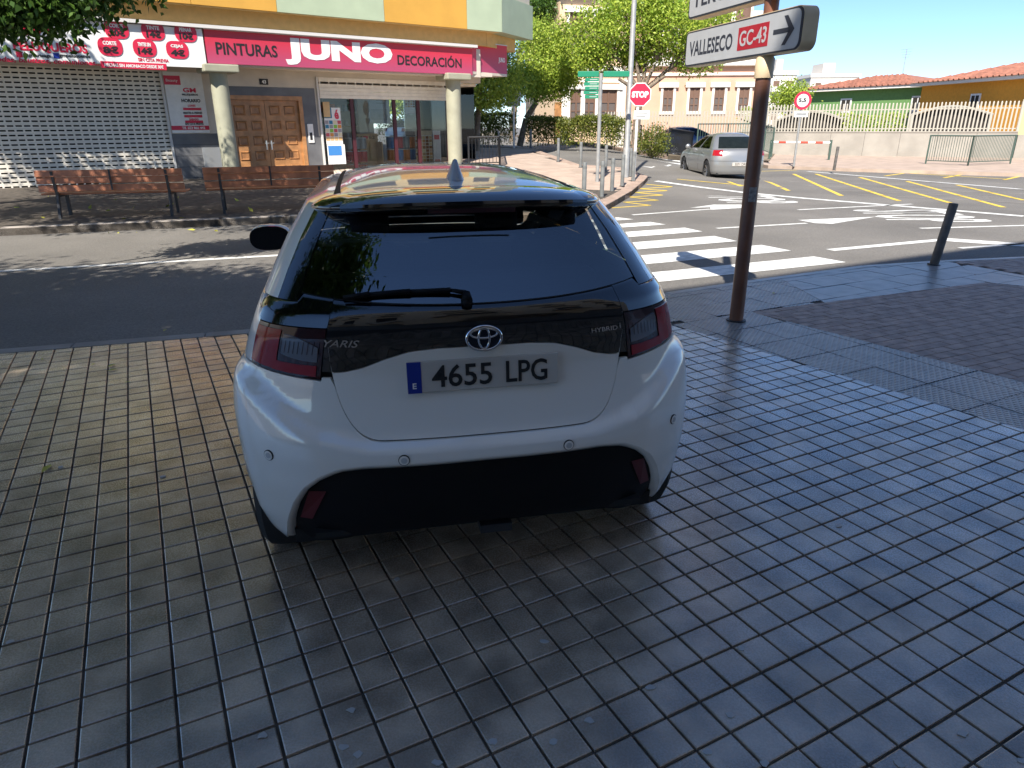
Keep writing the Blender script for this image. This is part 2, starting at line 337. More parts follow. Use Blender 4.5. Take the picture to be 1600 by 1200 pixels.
for px, py in ((15,1003), (410,1150), (550,1110), (537,1168), (683,1192), (865,1160), (922,1127), (1016,1075), (1107,1175), (1141,1117), (1195,1193), (1505,1147), (1600,1190), (620,905), (705,787), (850,1003), (1158,1014), (1517,913), (1310,822), (1404,1193), (255,745), (20,640), (560,1180), (770,1160), (95,730)):
    p = G(px, py, .001); mb = MB(); q = [(.016*random.uniform(.5, 1.2)*math.cos(a), .013*random.uniform(.5, 1.2)*math.sin(a)) for a in np.linspace(0, 6.28, 9)[:-1]]; mb.prism(q, 0, .0025); o = mb.build('gum_spot', 'gum', pav); o.location = p
L = math.dist(kL, kR); nk = int(L/1.); e_ = ((kR[0]-kL[0])/L, (kR[1]-kL[1])/L)
for i in range(nk):                                             # kerbstones
    a = (kL[0]+e_[0]*i*L/nk, kL[1]+e_[1]*i*L/nk); b = (kL[0]+e_[0]*((i+1)*L/nk-.008), kL[1]+e_[1]*((i+1)*L/nk-.008))
    mb = MB(); topiece(mb, ccw([a, b, ko(b), ko(a)]), -.2, .004, .01); mb.build('kerbstone', 'kerb', pav)
for i in range(len(cor)-1):
    a, b = cor[i], cor[i+1]; q = Vector((b[1]-a[1], a[0]-b[0])).normalized()*.1
    mb = MB(); topiece(mb, ccw([a, b, (b[0]+q.x, b[1]+q.y), (a[0]+q.x, a[1]+q.y)]), -.2, .003, .01); mb.build('kerbstone', 'slab', pav)
# far pavement round the shop corner
f0, f1 = gx((0,366), (450,346)); fL = ext(f1, f0, 5)
isl = gx((760,345), (925,341), (952,325), (987,304), (1006,288)); tip = XY(G(1012,281)); bk = gx((975,267), (905,262), (828,247))
far = [fL, f0, f1]+isl+[tip]+bk+[(-3,42), (-25,40)]
FZ = .1
def prismT(poly, z0, z1, name, m, parent=None):
    mb = MB(); mb.prism(ccw(poly), z0, z1, T); return mb.build(name, m, parent)
fp = tag(prismT(far, -.4, FZ-.008, 'far_pavement', 'joint'), kind='structure')
cx, cy = 0., 20.
inn = [ext((-6, 22), p, .975) for p in [fL, f0, f1]+isl+[tip]+bk]
FB = math.atan2(f1[0]-f0[0], f1[1]-f0[1])
pave(fp, 'paver', [inn[0], inn[1], inn[2], inn[3], (-2.0,27), (-20,22)], f0, FB, .17, .62, .024, FZ, 'paver', 300, rest='pavers_beyond', ch=.004)
pave(fp, 'paver', [inn[3], inn[4], inn[5], inn[6], inn[7], inn[8]]+inn[9:]+[(-2.0,34), (-2.0,27)], f0, FB, .4, .4, .008, FZ, 'pavefar', 120, rest='pavers_corner', ch=.004)
line = [fL, f0, f1]+isl+[tip]+bk
for i in range(len(line)-1):
    a, b = line[i], line[i+1]; L = math.dist(a, b); k = max(1, int(L/1.)) if L < 30 else 24; q = Vector((a[1]-b[1], b[0]-a[0])).normalized()*(.16 if i < 3 else .3)
    if q.dot(Vector((-6-a[0], 22-a[1]))) < 0: q = -q
    for j in range(k):
        p, r = ext(a, b, j/k), ext(a, b, (j+1)/k-.006); mb = MB(); topiece(mb, ccw([p, r, (r[0]+q.x, r[1]+q.y), (p[0]+q.x, p[1]+q.y)]), -.3, FZ+.006, .03)
        mb.build('kerbstone', 'kerb' if i < 3 else 'redkerb', fp)
# pavement under the concrete wall, planted bed beyond the side street
rk = gx((1200,262), (1330,267), (1600,275)); rk.append(ext(rk[1], rk[2], 3))
wl0, wl1 = gx((1204,244), (1581,250)); wl2 = ext(wl0, wl1, 2.2)
rp_ = tag(prismT([rk[0], rk[1], rk[2], rk[3], (wl2[0]+8, wl2[1]+3), (wl0[0]-3, wl0[1]+3)], -.3, .09, 'right_pavement', 'pavefar'), kind='structure')
bed = gx((770,208), (812,214), (905,227), (1000,241), (1085,250), (1200,257)); bedpoly = bed+[(wl0[0]+1, wl0[1]+2), (wl0[0]+1, 70), (-12, 70)]
bd = tag(prismT(bedpoly, -.3, .14, 'planting_bed', 'earth'), kind='structure')
for i in range(len(bed)-1):
    a, b = bed[i], bed[i+1]; k = max(1, int(math.dist(a, b)/1.2))
    for j in range(k):
        p, r = ext(a, b, j/k), ext(a, b, (j+1)/k-.006); mb = MB(); topiece(mb, ccw([p, r, (r[0], r[1]+.3), (p[0], p[1]+.3)]), -.3, .17, .03); mb.build('kerbstone', 'redkerb', bd)
# painted markings
MZ = ROADZ+.004
def strip(p, q, w, m, name='painted_line', z=MZ):
    a, b = Vector(XY(G(*p, ROADZ))), Vector(XY(G(*q, ROADZ))); d = (b-a).normalized(); n = Vector((-d.y, d.x))*w/2
    k = max(1, int((b-a).length/1.5)); mb = MB(); P = [[(*(a+(b-a)*i/k+s*n), z+T(*(a+(b-a)*i/k+s*n))) for s in (1, -1)] for i in range(k+1)]
    mb.grid(P, flip=False); o = mb.build(name, m, road); return o
def poly(pp, m, name, z=MZ):
    P = ccw([XY(G(*p, ROADZ)) for p in pp]); mb = MB(); mb.add([(*p, z+T(*p)) for p in P], [tuple(range(len(P)))]); return mb.build(name, m, road)
zb = XY(G(1322,410, ROADZ)); za = XY(G(1000,444, ROADZ)); sd_ = Vector((zb[0]-za[0], zb[1]-za[1])).normalized(); sn = Vector((-sd_.y, sd_.x))
ends = [((1322,410),(1272,401)), ((1236,392),(1190,383)), ((1152,377),(1116,369)), ((1098,362),(1070,356)), ((1040,351),(1016,347)), ((990,343),(966,340)), ((955,336),(945,333))]
for i, (p, q) in enumerate(ends):
    a, b = Vector(XY(G(*p, ROADZ))), Vector(XY(G(*q, ROADZ))); mb = MB(); l_ = 4.3
    mb.add([(*v, MZ) for v in (a-sd_*l_, a, b, b-sd_*(l_-.1))], [(0,1,2,3)]); mb.build('crosswalk_stripe', 'whiteline', road)
strip((-300,441), (440,399), .13, 'whiteline')
strip((1025,283), (1600,338), .22, 'whiteline'); strip((1262,268), (1600,296), .16, 'whiteline')
strip((988,336), (1110,327), .1, 'whiteline'); strip((1120,357), (1260,349), .1, 'whiteline'); strip((1247,328), (1425,319), .1, 'whiteline'); strip((1438,357), (1620,352), .1, 'whiteline')
strip((1297,391), (1470,375), .16, 'whiteline'); strip((1470,374), (1640,386), .34, 'whiteline'); strip((1500,388), (1600,381), .1, 'whiteline')
poly(((1247,344),(1368,339),(1300,350),(1275,349)), 'whiteline', 'painted_arrow'); poly(((1078,325),(1115,320),(1165,320),(1160,325),(1110,328),(1110,324)), 'whiteline', 'painted_arrow')
for a, b in (((1240,272),(1315,306)), ((1275,272),(1405,314)), ((1343,277),(1484,317)), ((1416,283),(1568,324)), ((1495,289),(1600,313)), ((1190,280),(1232,298)), ((1138,284),(1158,291)), ((1180,268),(1245,266)), ((1058,280),(1165,290)), ((1383,275),(1412,271)), ((1475,278),(1503,273)), ((1569,281),(1592,276)), ((1405,270),(1575,280))):
    strip(a, b, .12, 'yellowline')
for y0, y1 in ((283,296), (290,303), (297,310), (304,317), (276,288)):
    strip((1215+(y0-283)*6, y0), (1600, y1), .06, 'paleline')
zz = [(955,325),(1016,321),(975,316),(1028,313),(984,308),(1035,305),(993,301),(1042,298),(1000,295),(1050,292),(1010,288)]
for a, b in zip(zz, zz[1:]): strip(a, b, .09, 'yellowline')
for (a, b, c, d) in (((866,248),(1018,262.5),(1024,260.5),(872,246)), ((900,247.5),(1044,260),(1050,258),(906,245.8)), ((940,247),(1066,258),(1072,256),(946,245.2)), ((978,246),(1082,255),(1087,253.2),(984,244.4))):
    poly((a, b, c, d), 'whiteline', 'crosswalk_stripe')
strip((815,241), (880,240.5), .1, 'whiteline')
def stop_on_road(c0, c1, lh):                                    # letters laid along c0 -> c1, their tops pointing down the lane
    a, b = G(*c0, ROADZ), G(*c1, ROADZ); d = (b-a).normalized(); up = Vector((-d.y, d.x, 0)); mid = (a+b)/2
    mt = Matrix(((d.x, up.x, 0, mid.x), (d.y, up.y, 0, mid.y), (0, 0, 1, MZ), (0, 0, 0, 1)))
    text('painted_word', 'STOP', 1, 'whiteline', road, mt, bold=.012, ext=0, w=(b-a).length, h=lh)
stop_on_road((1400,328), (1478,347), 1.9); stop_on_road((1140,303), (1200,318), 1.7)

# ================================================================== CORNER BUILDING WITH THE SHOPS
FA = R(53); P0 = Vector((-11.17, 19.31, 0)); ft = Vector((math.sin(FA), math.cos(FA), 0)); fn = Vector((-ft.y, ft.x, 0))     # local x along the front, local y into the building
FR = math.atan2(ft.y, ft.x)
def F(px, py, yl=0.):
    d = ray(px, py); k = (fn.dot(P0)+yl)/fn.dot(d); p = d*k; return (p-P0).dot(ft), p.z+CAM_H
bl = thing('corner_building', 'yellow and sage panelled building with two ground floor shops and round columns', 'building', P0, FR)
def part(name, m, par, *boxes, **k):
    mb = MB()
    for b in boxes: mb.box(*b)
    return mb.build(name, m, par, **k)
OV = -1.15                                                    # the upper floors and signs stand this far in front of the wall
s_sh0, s_sh1, s_d0, s_d1, s_w0, s_w1, s_end = -2.6, F(266,200)[0], F(357,152)[0], F(466,160)[0], F(499,160)[0], F(700,160)[0], F(738,100,OV)[0]
zt_door = 2.42; zc = 3.2
sc1 = F(344,110,OV)[0]; sc2 = F(714,128,OV)[0]
sp = F(327,230)[0]; sg = F(480,200)[0]
# wall pieces (butted)
part('wall', 'cream', bl, (-9, s_sh0, 0, .3, .1, zc+1), (s_sh1, s_d0-.12, 0, .3, 1.5, zc+1), (s_d0-.12, s_d1+.12, 0, .3, zt_door+.36, zc+1), (s_d1+.55, s_w0, 0, .3, 1.38, zc+1), (s_d1+.12, s_d1+.55, 0, .3, 2.78, zc+1), (s_sh0, s_sh1, 0, .3, 3.12, zc+1), (s_w0, s_w1+1.4, 0, .3, 3.1, zc+1))
part('grey_cladding', 'greyclad', bl, (s_sh1, s_d0-.12, -.01, .3, .05, 1.497)); part('grey_cladding', 'greyclad', bl, (s_d0-.12, s_d1+.12, -.01, .3, zt_door+.12, zt_door+.357), (s_d1+.12, s_d1+.55, -.01, .3, .05, 2.777), (s_d1+.55, s_w0-.06, -.01, .3, .05, 1.377))
part('meter_box', 'steel', bl, (s_d0-.95, s_d0-.3, -.1, -.012, .45, 1.12))
for x in np.arange(.3, 1.4, .3): part('cladding_joint', 'ink', bl, (s_sh1+.01, s_d0-.13, -.0125, -.011, x, x+.008))
# shutter of the hairdresser: slats with slots
sh = part('roller_shutter', 'dark', bl, (s_sh0, s_sh1, .16, .3, .1, 3.12))
W_ = s_sh1-s_sh0; nsl = 26; hs = 2.92/nsl; nh = 26; mbs = MB()
mbs.box(0, W_, .08, .11, 0, hs*.36); mbs.box(0, W_, .08, .11, hs*.7, hs*.985)
for i in range(nh+1): mbs.box(max(0, i*W_/nh-.022), min(W_, i*W_/nh+.022), .081, .109, hs*.36, hs*.7)
slat = mbs.build('slat', 'shutter', sh); slat.location = (s_sh0, 0, .2)
for i in range(1, nsl):
    o = slat.copy(); COL.objects.link(o); o.parent = sh; o.location = (s_sh0+(W_/nh/2 if i % 2 else 0)*0, 0, .2+i*hs)
part('bottom_bar', 'shutter', sh, (s_sh0, s_sh1, .07, .12, .1, .197)); part('guide_rail', 'gutter', sh, (s_sh1-.05, s_sh1+.0, -.03, .078, .1, 3.1))
# entrance door: two leaves with five rows of raised panels
part('door_frame', 'oak', bl, (s_d0-.12, s_d0, -.03, .2, .1, zt_door+.12), (s_d1, s_d1+.12, -.03, .2, .1, zt_door+.12), (s_d0, s_d1, -.03, .2, zt_door, zt_door+.12))
part('threshold', 'kerb', bl, (s_d0-.12, s_d1+.12, -.25, .2, .02, .14))
for sgn, a, b in ((-1, s_d0, (s_d0+s_d1)/2-.006), (1, (s_d0+s_d1)/2+.006, s_d1)):
    lf = part('door_leaf', 'oak', bl, (a, b, .06, .12, .14, zt_door-.005)); wd = b-a; pw = (wd-.36)/2; ph = (zt_door-.14-.15*6)/5
    for i in range(2):
        for j in range(5):
            x0 = a+.12+i*(pw+.12); z0 = .14+.15+j*(ph+.15); mb = MB()
            for k, (d0, d1) in enumerate(((0, .02), (.02, .05), (.05, .08))):
                pass
            mb.add([(x0,.0605,z0),(x0+pw,.0605,z0),(x0+pw,.0605,z0+ph),(x0,.0605,z0+ph),(x0+.03,.035,z0+.03),(x0+pw-.03,.035,z0+.03),(x0+pw-.03,.035,z0+ph-.03),(x0+.03,.035,z0+ph-.03),
                    (x0+.07,.052,z0+.07),(x0+pw-.07,.052,z0+.07),(x0+pw-.07,.052,z0+ph-.07),(x0+.07,.052,z0+ph-.07)],
                   [(0,1,5,4),(1,2,6,5),(2,3,7,6),(3,0,4,7),(4,5,9,8),(5,6,10,9),(6,7,11,10),(7,4,8,11),(8,9,10,11)])
            mb.build('panel', 'oakdark', lf)
    hx = b-.07 if sgn < 0 else a+.07
    part('handle', 'chrome', lf, (hx-.02, hx+.02, .045, .058, 1.02, 1.28), (hx-.012, hx+.012, .0, .045, 1.2, 1.22), (hx-(.12 if sgn > 0 else 0)*0-.06, hx+.06, -.01, .0, 1.2, 1.22))
part('house_number_plate', 'ink', bl, (s_d0+.95, s_d0+1.2, -.02, -.001, 2.84, 3.0)); text('house_number', '43', .13, 'white', bl, TR(s_d0+1.075, -.022, 2.92) @ FRONT, bold=.004)
part('intercom', 'white', bl, (s_d1+.2, s_d1+.38, -.04, -.011, 1.2, 1.75)); part('intercom_buttons', 'ink', bl, (s_d1+.25, s_d1+.33, -.045, -.041, 1.28, 1.5))
part('notice', 'cardboard', bl, (s_d1+.78, s_d1+1.0, -.02, -.001, 1.95, 2.4))
# shop window: frame, half open shutter, glass, room behind
part('shop_floor', 'kerb', bl, (s_w0, s_w1+1.4, .02, 6, .02, .12)); part('shop_back_wall', 'cream', bl, (s_w0-.3, s_w0+3.1, 2.6, 2.7, .12, 3.1), (s_w0-.1, s_w0-.0, .3, 2.6, .12, 3.1))
part('shop_ceiling', 'grease', bl, (s_w0, s_w1+1.4, .3, 6, 3.0, 3.09))
part('window_frame', 'winframe', bl, (s_w0, s_w0+.05, .05, .12, .12, 3.1), (s_w0+1.05, s_w0+1.17, .05, .12, .12, 2.7), (F(600,170)[0]+.35, F(600,170)[0]+.47, .05, .12, .12, 2.7), (F(652,170)[0], F(652,170)[0]+.13, .05, .12, .12, 2.7), (s_w1-.05, s_w1+.05, .05, .12, .12, 3.1))
part('window_glass', 'shopgl', bl, (s_w0+.05, s_w1-.05, .075, .083, .12, 2.7))
part('window_glass', 'shopgl', bl, (s_w1+1.3, s_w1+1.308, .3, 5.6, .12, 3.0))
wsh = part('window_shutter', 'shutter', bl, (s_w0+.03, s_w1, -.02, .03, 2.98, 3.1))
for i in range(4): part('slat', 'shutter', wsh, (s_w0+.03, s_w1, -.025+.004*(i % 2), .02, 2.5+i*.105, 2.6+i*.105))
for i in range(16):
    x = s_w0+.05+i*(s_w1-s_w0-.1)/15.5; part('shutter_bar', 'shutter', wsh, (x, x+.03, -.02, .01, 2.921, 2.979))
part('window_post', 'gutter', bl, (s_w0-.06, s_w0, -.06, .3, .1, 3.1))
# columns
for s_, r_, zb_ in ((sc1, .23, .05), (sc2, .25, .1)):
    c = MB(); c.lathe([(r_, 0), (r_, 3.02)], 32, c=(s_, OV+.25, zb_)); co = c.build('column', 'colm', bl, auto=40)
    part('capital', 'colm', co, (s_-.46, s_+.46, OV-.18, OV+.62, zb_+3.0, zb_+3.2), bevel=.03)
# soffit, gutter, bands and panels of the storeys above
zs0 = 3.27; zs1 = 4.08; zg = 4.18; zp = 4.6
part('soffit', 'cream', bl, (-9, s_end+.9, OV+.12, 0, zc+.05, zc+.16)); part('fascia', 'cream', bl, (-9, s_end+.4, OV+.1, OV+.25, zs0-.05, zs1))
part('gutter', 'gutter', bl, (-9, s_end+.15, OV-.12, OV+.3, zs1+.02, zg))
part('storey_band', 'band', bl, (-9, s_end+.6, OV+.02, OV+.6, zg+.001, zp))
ch = Vector((math.sin(R(25)-FA+math.pi/2), -math.cos(R(25)-FA+math.pi/2)))     # direction of the chamfered corner face in local axes
ch = Vector((math.cos(FA-R(25)), math.sin(FA-R(25))))
def chbox(x, y, l, th, z0, z1):
    nn = Vector((-ch.y, ch.x))*th; a = Vector((x, y)); b = a+ch*l; return [(*a,), (*b,), (*(b+nn),), (*(a+nn),)], z0, z1
segs = [(-9, F(250,3,OV-.2)[0]-1.5, 'sage'), (F(250,3,OV-.2)[0]-1.5, F(430,8,OV-.2)[0], 'yellow'), (F(430,8,OV-.2)[0], F(598,20,OV-.2)[0], 'sage'), (F(598,20,OV-.2)[0], F(727,30,OV-.2)[0], 'yellow'), (F(727,30,OV-.2)[0], F(781,40,OV-.2)[0], 'sage')]
xe = segs[-1][1]
for k in range(3):
    z0 = zp+k*3.1
    for j, (a, b, m_) in enumerate(segs):
        n2 = max(1, round((b-a)/2.2))
        for i in range(n2):
            x0, x1 = a+(b-a)*i/n2+.006, a+(b-a)*(i+1)/n2-.006
            part('facade_panel', m_ if k == 0 else ('sage', 'yellow')[(i+j+k) % 2], bl, (x0, x1, OV-.3, OV-.2, z0+.005, z0+1.1))
            if i % 2 == 0: wn = part('upper_window', 'dark', bl, (x0+.3, x1-.3, OV-.21, OV-.17, z0+1.4, z0+2.7)); part('sill', 'gutter', wn, (x0+.25, x1-.25, OV-.3, OV-.211, z0+1.35, z0+1.4))
    part('upper_wall', 'cream' if k else 'housecream', bl, (-9, xe, OV-.199, OV+.6, z0, z0+3.1))
    mb = MB(); mb.prism(*chbox(xe+.01, OV-.3, 2.6, .5, z0+.005, z0+(1.1 if k else 1.1))); mb.build('corner_panel', 'sage', bl)
    mb = MB(); mb.prism(*chbox(xe, OV-.18, 2.5, .5, z0+1.1, z0+3.1)); mb.build('corner_wall', 'cream', bl)
mb = MB(); mb.prism(*chbox(s_end+.62, OV+.03, 2.3, .5, zg+.001, zp)); mb.build('corner_band', 'band', bl)
part('building_core', 'grease', bl, (-9, xe-.2, OV+.601, 9, zc+.17, 14.2)); part('roof_edge', 'gutter', bl, (-9.1, xe, OV-.35, 9.1, 14.2, 14.45))
part('back_rooms', 'grease', bl, (-9, s_w0-.31, .31, 9, .1, zc+.16))
# shop signs (each hangs on the front)
def board(name, label, s0, s1, z0, z1, y, m, depth=.08):
    t = thing(name, label, 'sign', P0+ft*((s0+s1)/2)+fn*y+Vector((0, 0, z0)), FR); w_ = (s1-s0)/2
    mb = MB(); mb.box(-w_, w_, 0, depth, 0, z1-z0); mb.build('sign_board', m, t); return t, w_, z1-z0
grad = mat('paint_shop_board', (.6,.02,.03), .45); n = grad.node_tree.nodes; l = grad.node_tree.links; tc = n.new('ShaderNodeTexCoord'); sx = n.new('ShaderNodeSeparateXYZ'); rp = n.new('ShaderNodeValToRGB')
rp.color_ramp.elements[0].color = (.42,.06,.13,1); rp.color_ramp.elements[0].position = .1; rp.color_ramp.elements[1].color = (.62,.012,.015,1); rp.color_ramp.elements[1].position = .9
l.new(tc.outputs['Object'], sx.inputs[0]); l.new(sx.outputs[2], rp.inputs[0]); l.new(rp.outputs[0], n['Principled BSDF'].inputs['Base Color']); M['grad'] = grad
j0 = F(320,60,OV)[0]; t, w_, h_ = board('shop_sign', 'long red paint shop fascia sign with huge white word in the middle', j0, s_end, zs0, zs1, OV, 'grad')
jc = (j0+s_end)/2
for wd_, p0_, p1_, h2, m_, bo in (('PINTURAS', (337,75), (433,80), .3, 'ink', .02), ('JUNO', (445,80), (613,85), .7, 'white', .055), ('DECORACIÓN', (621,95), (721,97), .35, 'ink', .02)):
    a_, b_ = F(*p0_, OV), F(*p1_, OV); text('lettering', wd_, 1 if bo > .05 else .4, m_, t, TR((a_[0]+b_[0])/2-jc, -.006, (zs1-zs0)/2-(0 if bo > .05 else .03)) @ FRONT, bold=bo if bo > .05 else .007, w=b_[0]-a_[0], h=h2)
part('rim', 'gutter', t, (-w_, w_, -.02, .08, h_+.001, h_+.03))
a = Vector((s_end+.02, OV+.04)); t2 = thing('corner_sign', 'short magenta sign box wrapping the building corner beside the red fascia', 'sign', P0+ft*a.x+fn*a.y+Vector((0, 0, zs0+.12)), FR+math.atan2(ch.y, ch.x)*.55)
mb = MB(); mb.box(0, 1.9, 0, .5, 0, .9); mb.build('sign_board', 'grad', t2); text('lettering', 'JUNO', .2, 'white', t2, TR(1.6, -.004, .42) @ FRONT, w=.36, bold=.006); part('rim', 'gutter', t2, (0, 1.9, -.02, .5, .901, .93)); part('underside', 'cream', t2, (0, 1.9, .0, .6, -.08, -.001))
g1 = F(317,60,OV)[0]; t, w_, h_ = board('shop_sign', 'white hairdresser sign with red price ovals above the closed slatted shutter', -6.2, g1, zs0-.12, zs1+.0, OV, 'white'); ctr = (-6.2+g1)/2
def onb(px, py): s_, z_ = F(px, py, OV); return s_-ctr, z_-(zs0-.12)
for i, (px, py, pr, wd) in enumerate(((182,46,'20€','CORTE'), (239,49,'14€','TINTE'), (290,52,'10€','PEINAR'), (172,73,'8€','CORTE'), (226,75,'14€','TINTES SIN'), (277,78,'4€','CEJAS'))):
    x, z = onb(px, py); mb = MB(); mb.prism([(x+.27*math.copysign(abs(math.cos(a))**.6, math.cos(a)), .21*math.copysign(abs(math.sin(a))**.8, math.sin(a))) for a in np.linspace(0, 6.283, 25)[:-1]], 0, .012)
    o = mb.build('price_oval', 'signred', t); o.matrix_local = TR(0, -.002, z) @ FRONT
    text('lettering', pr, .2, 'ink', t, TR(x, -.018, z-.07) @ FRONT, w=.34, h=.16, bold=.01); text('lettering', wd, .1, 'white', t, TR(x, -.018, z+.08) @ FRONT, w=.3, h=.09, bold=.004)
x, z = onb(80,75); text('lettering', 'PELUQUEROS', .3, 'signred', t, TR(x, -.006, z) @ FRONT, w=1.5, h=.24, bold=.012); text('lettering', 'GM', .5, 'signred', t, TR(x-.3, -.006, z+.42) @ FRONT, w=.8, h=.36, bold=.02)
x, z = onb(58,87); text('lettering', '@gmarteaga', .12, 'ink', t, TR(x, -.006, z) @ FRONT, w=.55, h=.1, bold=.003); x, z = onb(117,88); text('lettering', 'gmpeluqueros', .12, 'ink', t, TR(x, -.006, z) @ FRONT, w=.65, h=.1, bold=.003)
x, z = onb(88,87); part('icon', 'plateblue', t, (x-.06, x+.06, -.008, -.001, z-.06, z+.06)); x, z = onb(30,85); part('icon', 'signred', t, (x-.06, x+.06, -.008, -.001, z-.06, z+.06))
x, z = onb(75,96); text('lettering', 'bodas, bautizos, comuniones...', .2, 'signred', t, TR(x, -.006, z) @ FRONT, w=2.2, h=.13, bold=.006, shear=.2)
x, z = onb(210,103); part('banner', 'signred', t, (x-.75, x+.75, -.01, -.001, z-.07, z+.08)); text('lettering', 'MECHAS SIN AMONIACO DESDE 30€', .1, 'white', t, TR(x, -.013, z) @ FRONT, w=1.35, h=.08, bold=.003)
x, z = onb(240,94); text('lettering', 'SIN CITA PREVIA', .1, 'signred', t, TR(x, -.006, z) @ FRONT, w=.72, h=.08, bold=.003)
p0, p1 = s_sh1+.03, F(322,170)[0]; t, w_, h_ = board('price_board', 'narrow white opening hours board between the slatted shutter and a column', p0, p1, 1.52, 3.1, -.03, 'white', .025)
for z, s_, m_, ww in ((1.12,'GM','signred',.34), (1.0,'PELUQUEROS','ink',.42), (.85,'HORARIO','ink',.5), (.72,'LUNES','signred',.2), (.53,'MARTES A VIERNES','ink',.5), (.36,'SABADO','signred',.25), (.24,'SIN CITA PREVIA','ink',.5)): text('lettering', s_, .1, m_, t, TR(.12, -.004, z) @ FRONT, w=ww, h=.12 if s_ == 'GM' else .06 if 'HOR' not in s_ else .09, bold=.003)
for z in (.635, .445, .3): part('banner', 'signred', t, (-.12, .36, -.006, -.001, z-.035, z+.03))
part('banner', 'signred', t, (-w_, w_, -.006, -.001, .08, .19)); text('lettering', 'Tlf. 653 866 442', .1, 'white', t, TR(.08, -.009, .135) @ FRONT, w=.62, h=.07, bold=.003); part('banner', 'signred', t, (-w_, -w_+.42, -.006, -.001, 1.25, 1.48)); text('lettering', 'Beauty', .1, 'white', t, TR(-w_+.2, -.009, 1.35) @ FRONT, w=.3, h=.09)
# things in the paint shop window
def on(px, py): return F(px, py, .3)
def wposter(name, label, px0, py0, px1, py1, y, m):
    a, b = F(px0, py0, y), F(px1, py1, y); t = thing(name, label, 'poster', P0+ft*((a[0]+b[0])/2)+fn*y+Vector((0, 0, b[1])), FR); w_ = abs(b[0]-a[0])/2; part('sheet', m, t, (-w_, w_, 0, .02, 0, a[1]-b[1])); return t, w_, a[1]-b[1]
M['chart'] = mat('chart', (.6,.5,.35), .6)
def swatches(t, w_, z0, z1, nx, nz, cols):
    for i in range(nx):
        for j in range(nz):
            c = cols[(i*7+j*3+i*j) % len(cols)]; part('swatch', c, t, (-w_+2*w_*(i+.08)/nx, -w_+2*w_*(i+.92)/nx, -.006, -.001, z0+(z1-z0)*(j+.08)/nz, z0+(z1-z0)*(j+.92)/nz))
SW = [mat('sw%d' % i, c, .6) for i, c in enumerate(((.7,.5,.25),(.6,.3,.1),(.65,.42,.3),(.3,.12,.05),(.72,.62,.4),(.45,.28,.15)))]
SB = [mat('sx%d' % i, c, .6) for i, c in enumerate(((.7,.45,.2),(.2,.45,.05),(.02,.18,.3),(.5,.08,.1),(.6,.25,.05),(.3,.28,.3),(.7,.6,.4)))]
t, w_, h_ = wposter('poster', 'colour chart poster with swatches and red letter on the left of the paint shop window', 505, 168, 536, 225, .03, 'white'); swatches(t, w_, .1, .72, 4, 5, SB); part('photo', SB[2], t, (-w_, -.02, -.006, -.001, .78, h_)); text('lettering', 'é', .3, 'signred', t, TR(.14, -.008, h_-.2) @ FRONT, h=.28, bold=.01)
t, w_, h_ = wposter('poster', 'white poster with a blue wave low in the paint shop window', 511, 226, 541, 256, .02, 'white'); part('picture', 'canblue', t, (-w_+.03, w_*.6, -.006, -.001, h_*.45, h_-.04))
t, w_, h_ = wposter('poster', 'grey printed notice hanging high in the middle of the shop window', 574, 147, 610, 193, .14, 'signgrey'); part('print', 'galv', t, (-w_+.08, w_-.08, -.006, -.001, .12, h_*.5), (-w_+.3, w_-.15, -.006, -.001, h_*.68, h_*.72), (-w_+.3, w_-.15, -.006, -.001, h_*.78, h_*.82))
t, w_, h_ = wposter('colour_chart', 'brown and cream swatch card hanging on the right of the shop window', 632, 148, 653, 178, .14, 'white'); swatches(t, w_, .2, h_-.03, 5, 5, SW)
t, w_, h_ = wposter('colour_chart', 'tall swatch board with rows of tan squares standing on the shop floor', 648, 204, 677, 262, .5, 'white'); swatches(t, w_, .1, h_-.18, 5, 9, SW); part('header', 'grease', t, (-w_, w_, -.006, -.001, h_-.16, h_))
t, w_, h_ = wposter('colour_chart', 'narrow white leaning paint card beside the tall swatch board', 676, 204, 690, 262, .55, 'white'); part('print', 'canred', t, (-w_+.05, w_-.05, -.006, -.001, h_-.3, h_-.15), (-w_+.05, w_-.05, -.006, -.001, .2, .3))
s_, z_ = F(580,262,.55); b = thing('cardboard_display', 'brown cardboard display stand with printed header in the shop window', 'display', P0+ft*(s_+.1)+fn*.6+Vector((0, 0, .12)), FR)
part('box', 'cardboard', b, (-.42, -.38, 0, .5, 0, 1.05), (.38, .42, 0, .5, 0, 1.05), (-.38, .38, .46, .5, 0, 1.05), (-.38, .38, 0, .459, 0, .12)); part('header', 'cardboard', b, (-.46, .46, .42, .459, 1.05, 1.32)); text('lettering', '64   62', .1, 'ink', b, TR(0, .415, 1.2) @ FRONT, w=.7, h=.1); part('label', 'signred', b, (-.08, .08, .41, .419, 1.16, 1.24))
sh_ = thing('shop_shelf', 'shelf of coloured tins along the back of the paint shop', 'shelf', P0+ft*(s_w0+.1)+fn*2.2+Vector((0, 0, .12)), FR)
for k in range(5): part('board', 'shelfwood', sh_, (0, 2.2, 0, .35, .1+k*.48, .13+k*.48))
for x in (-.03, 2.2): part('upright', 'shelfwood', sh_, (x, x+.03, 0, .35, 0, 2.5))
for k in range(5):
    for i in range(9):
        mb = MB(); r_ = .085+.02*((i+k) % 3 == 0); mb.lathe([(0,0),(r_,0),(r_,r_*2.3),(0,r_*2.3)], 10, c=(.15+i*.235, .15, .131+k*.48)); mb.build('tin', ('canred', 'canblue', 'canor', 'white', 'steel')[(i*2+k*3+i*k) % 5], sh_, auto=40)
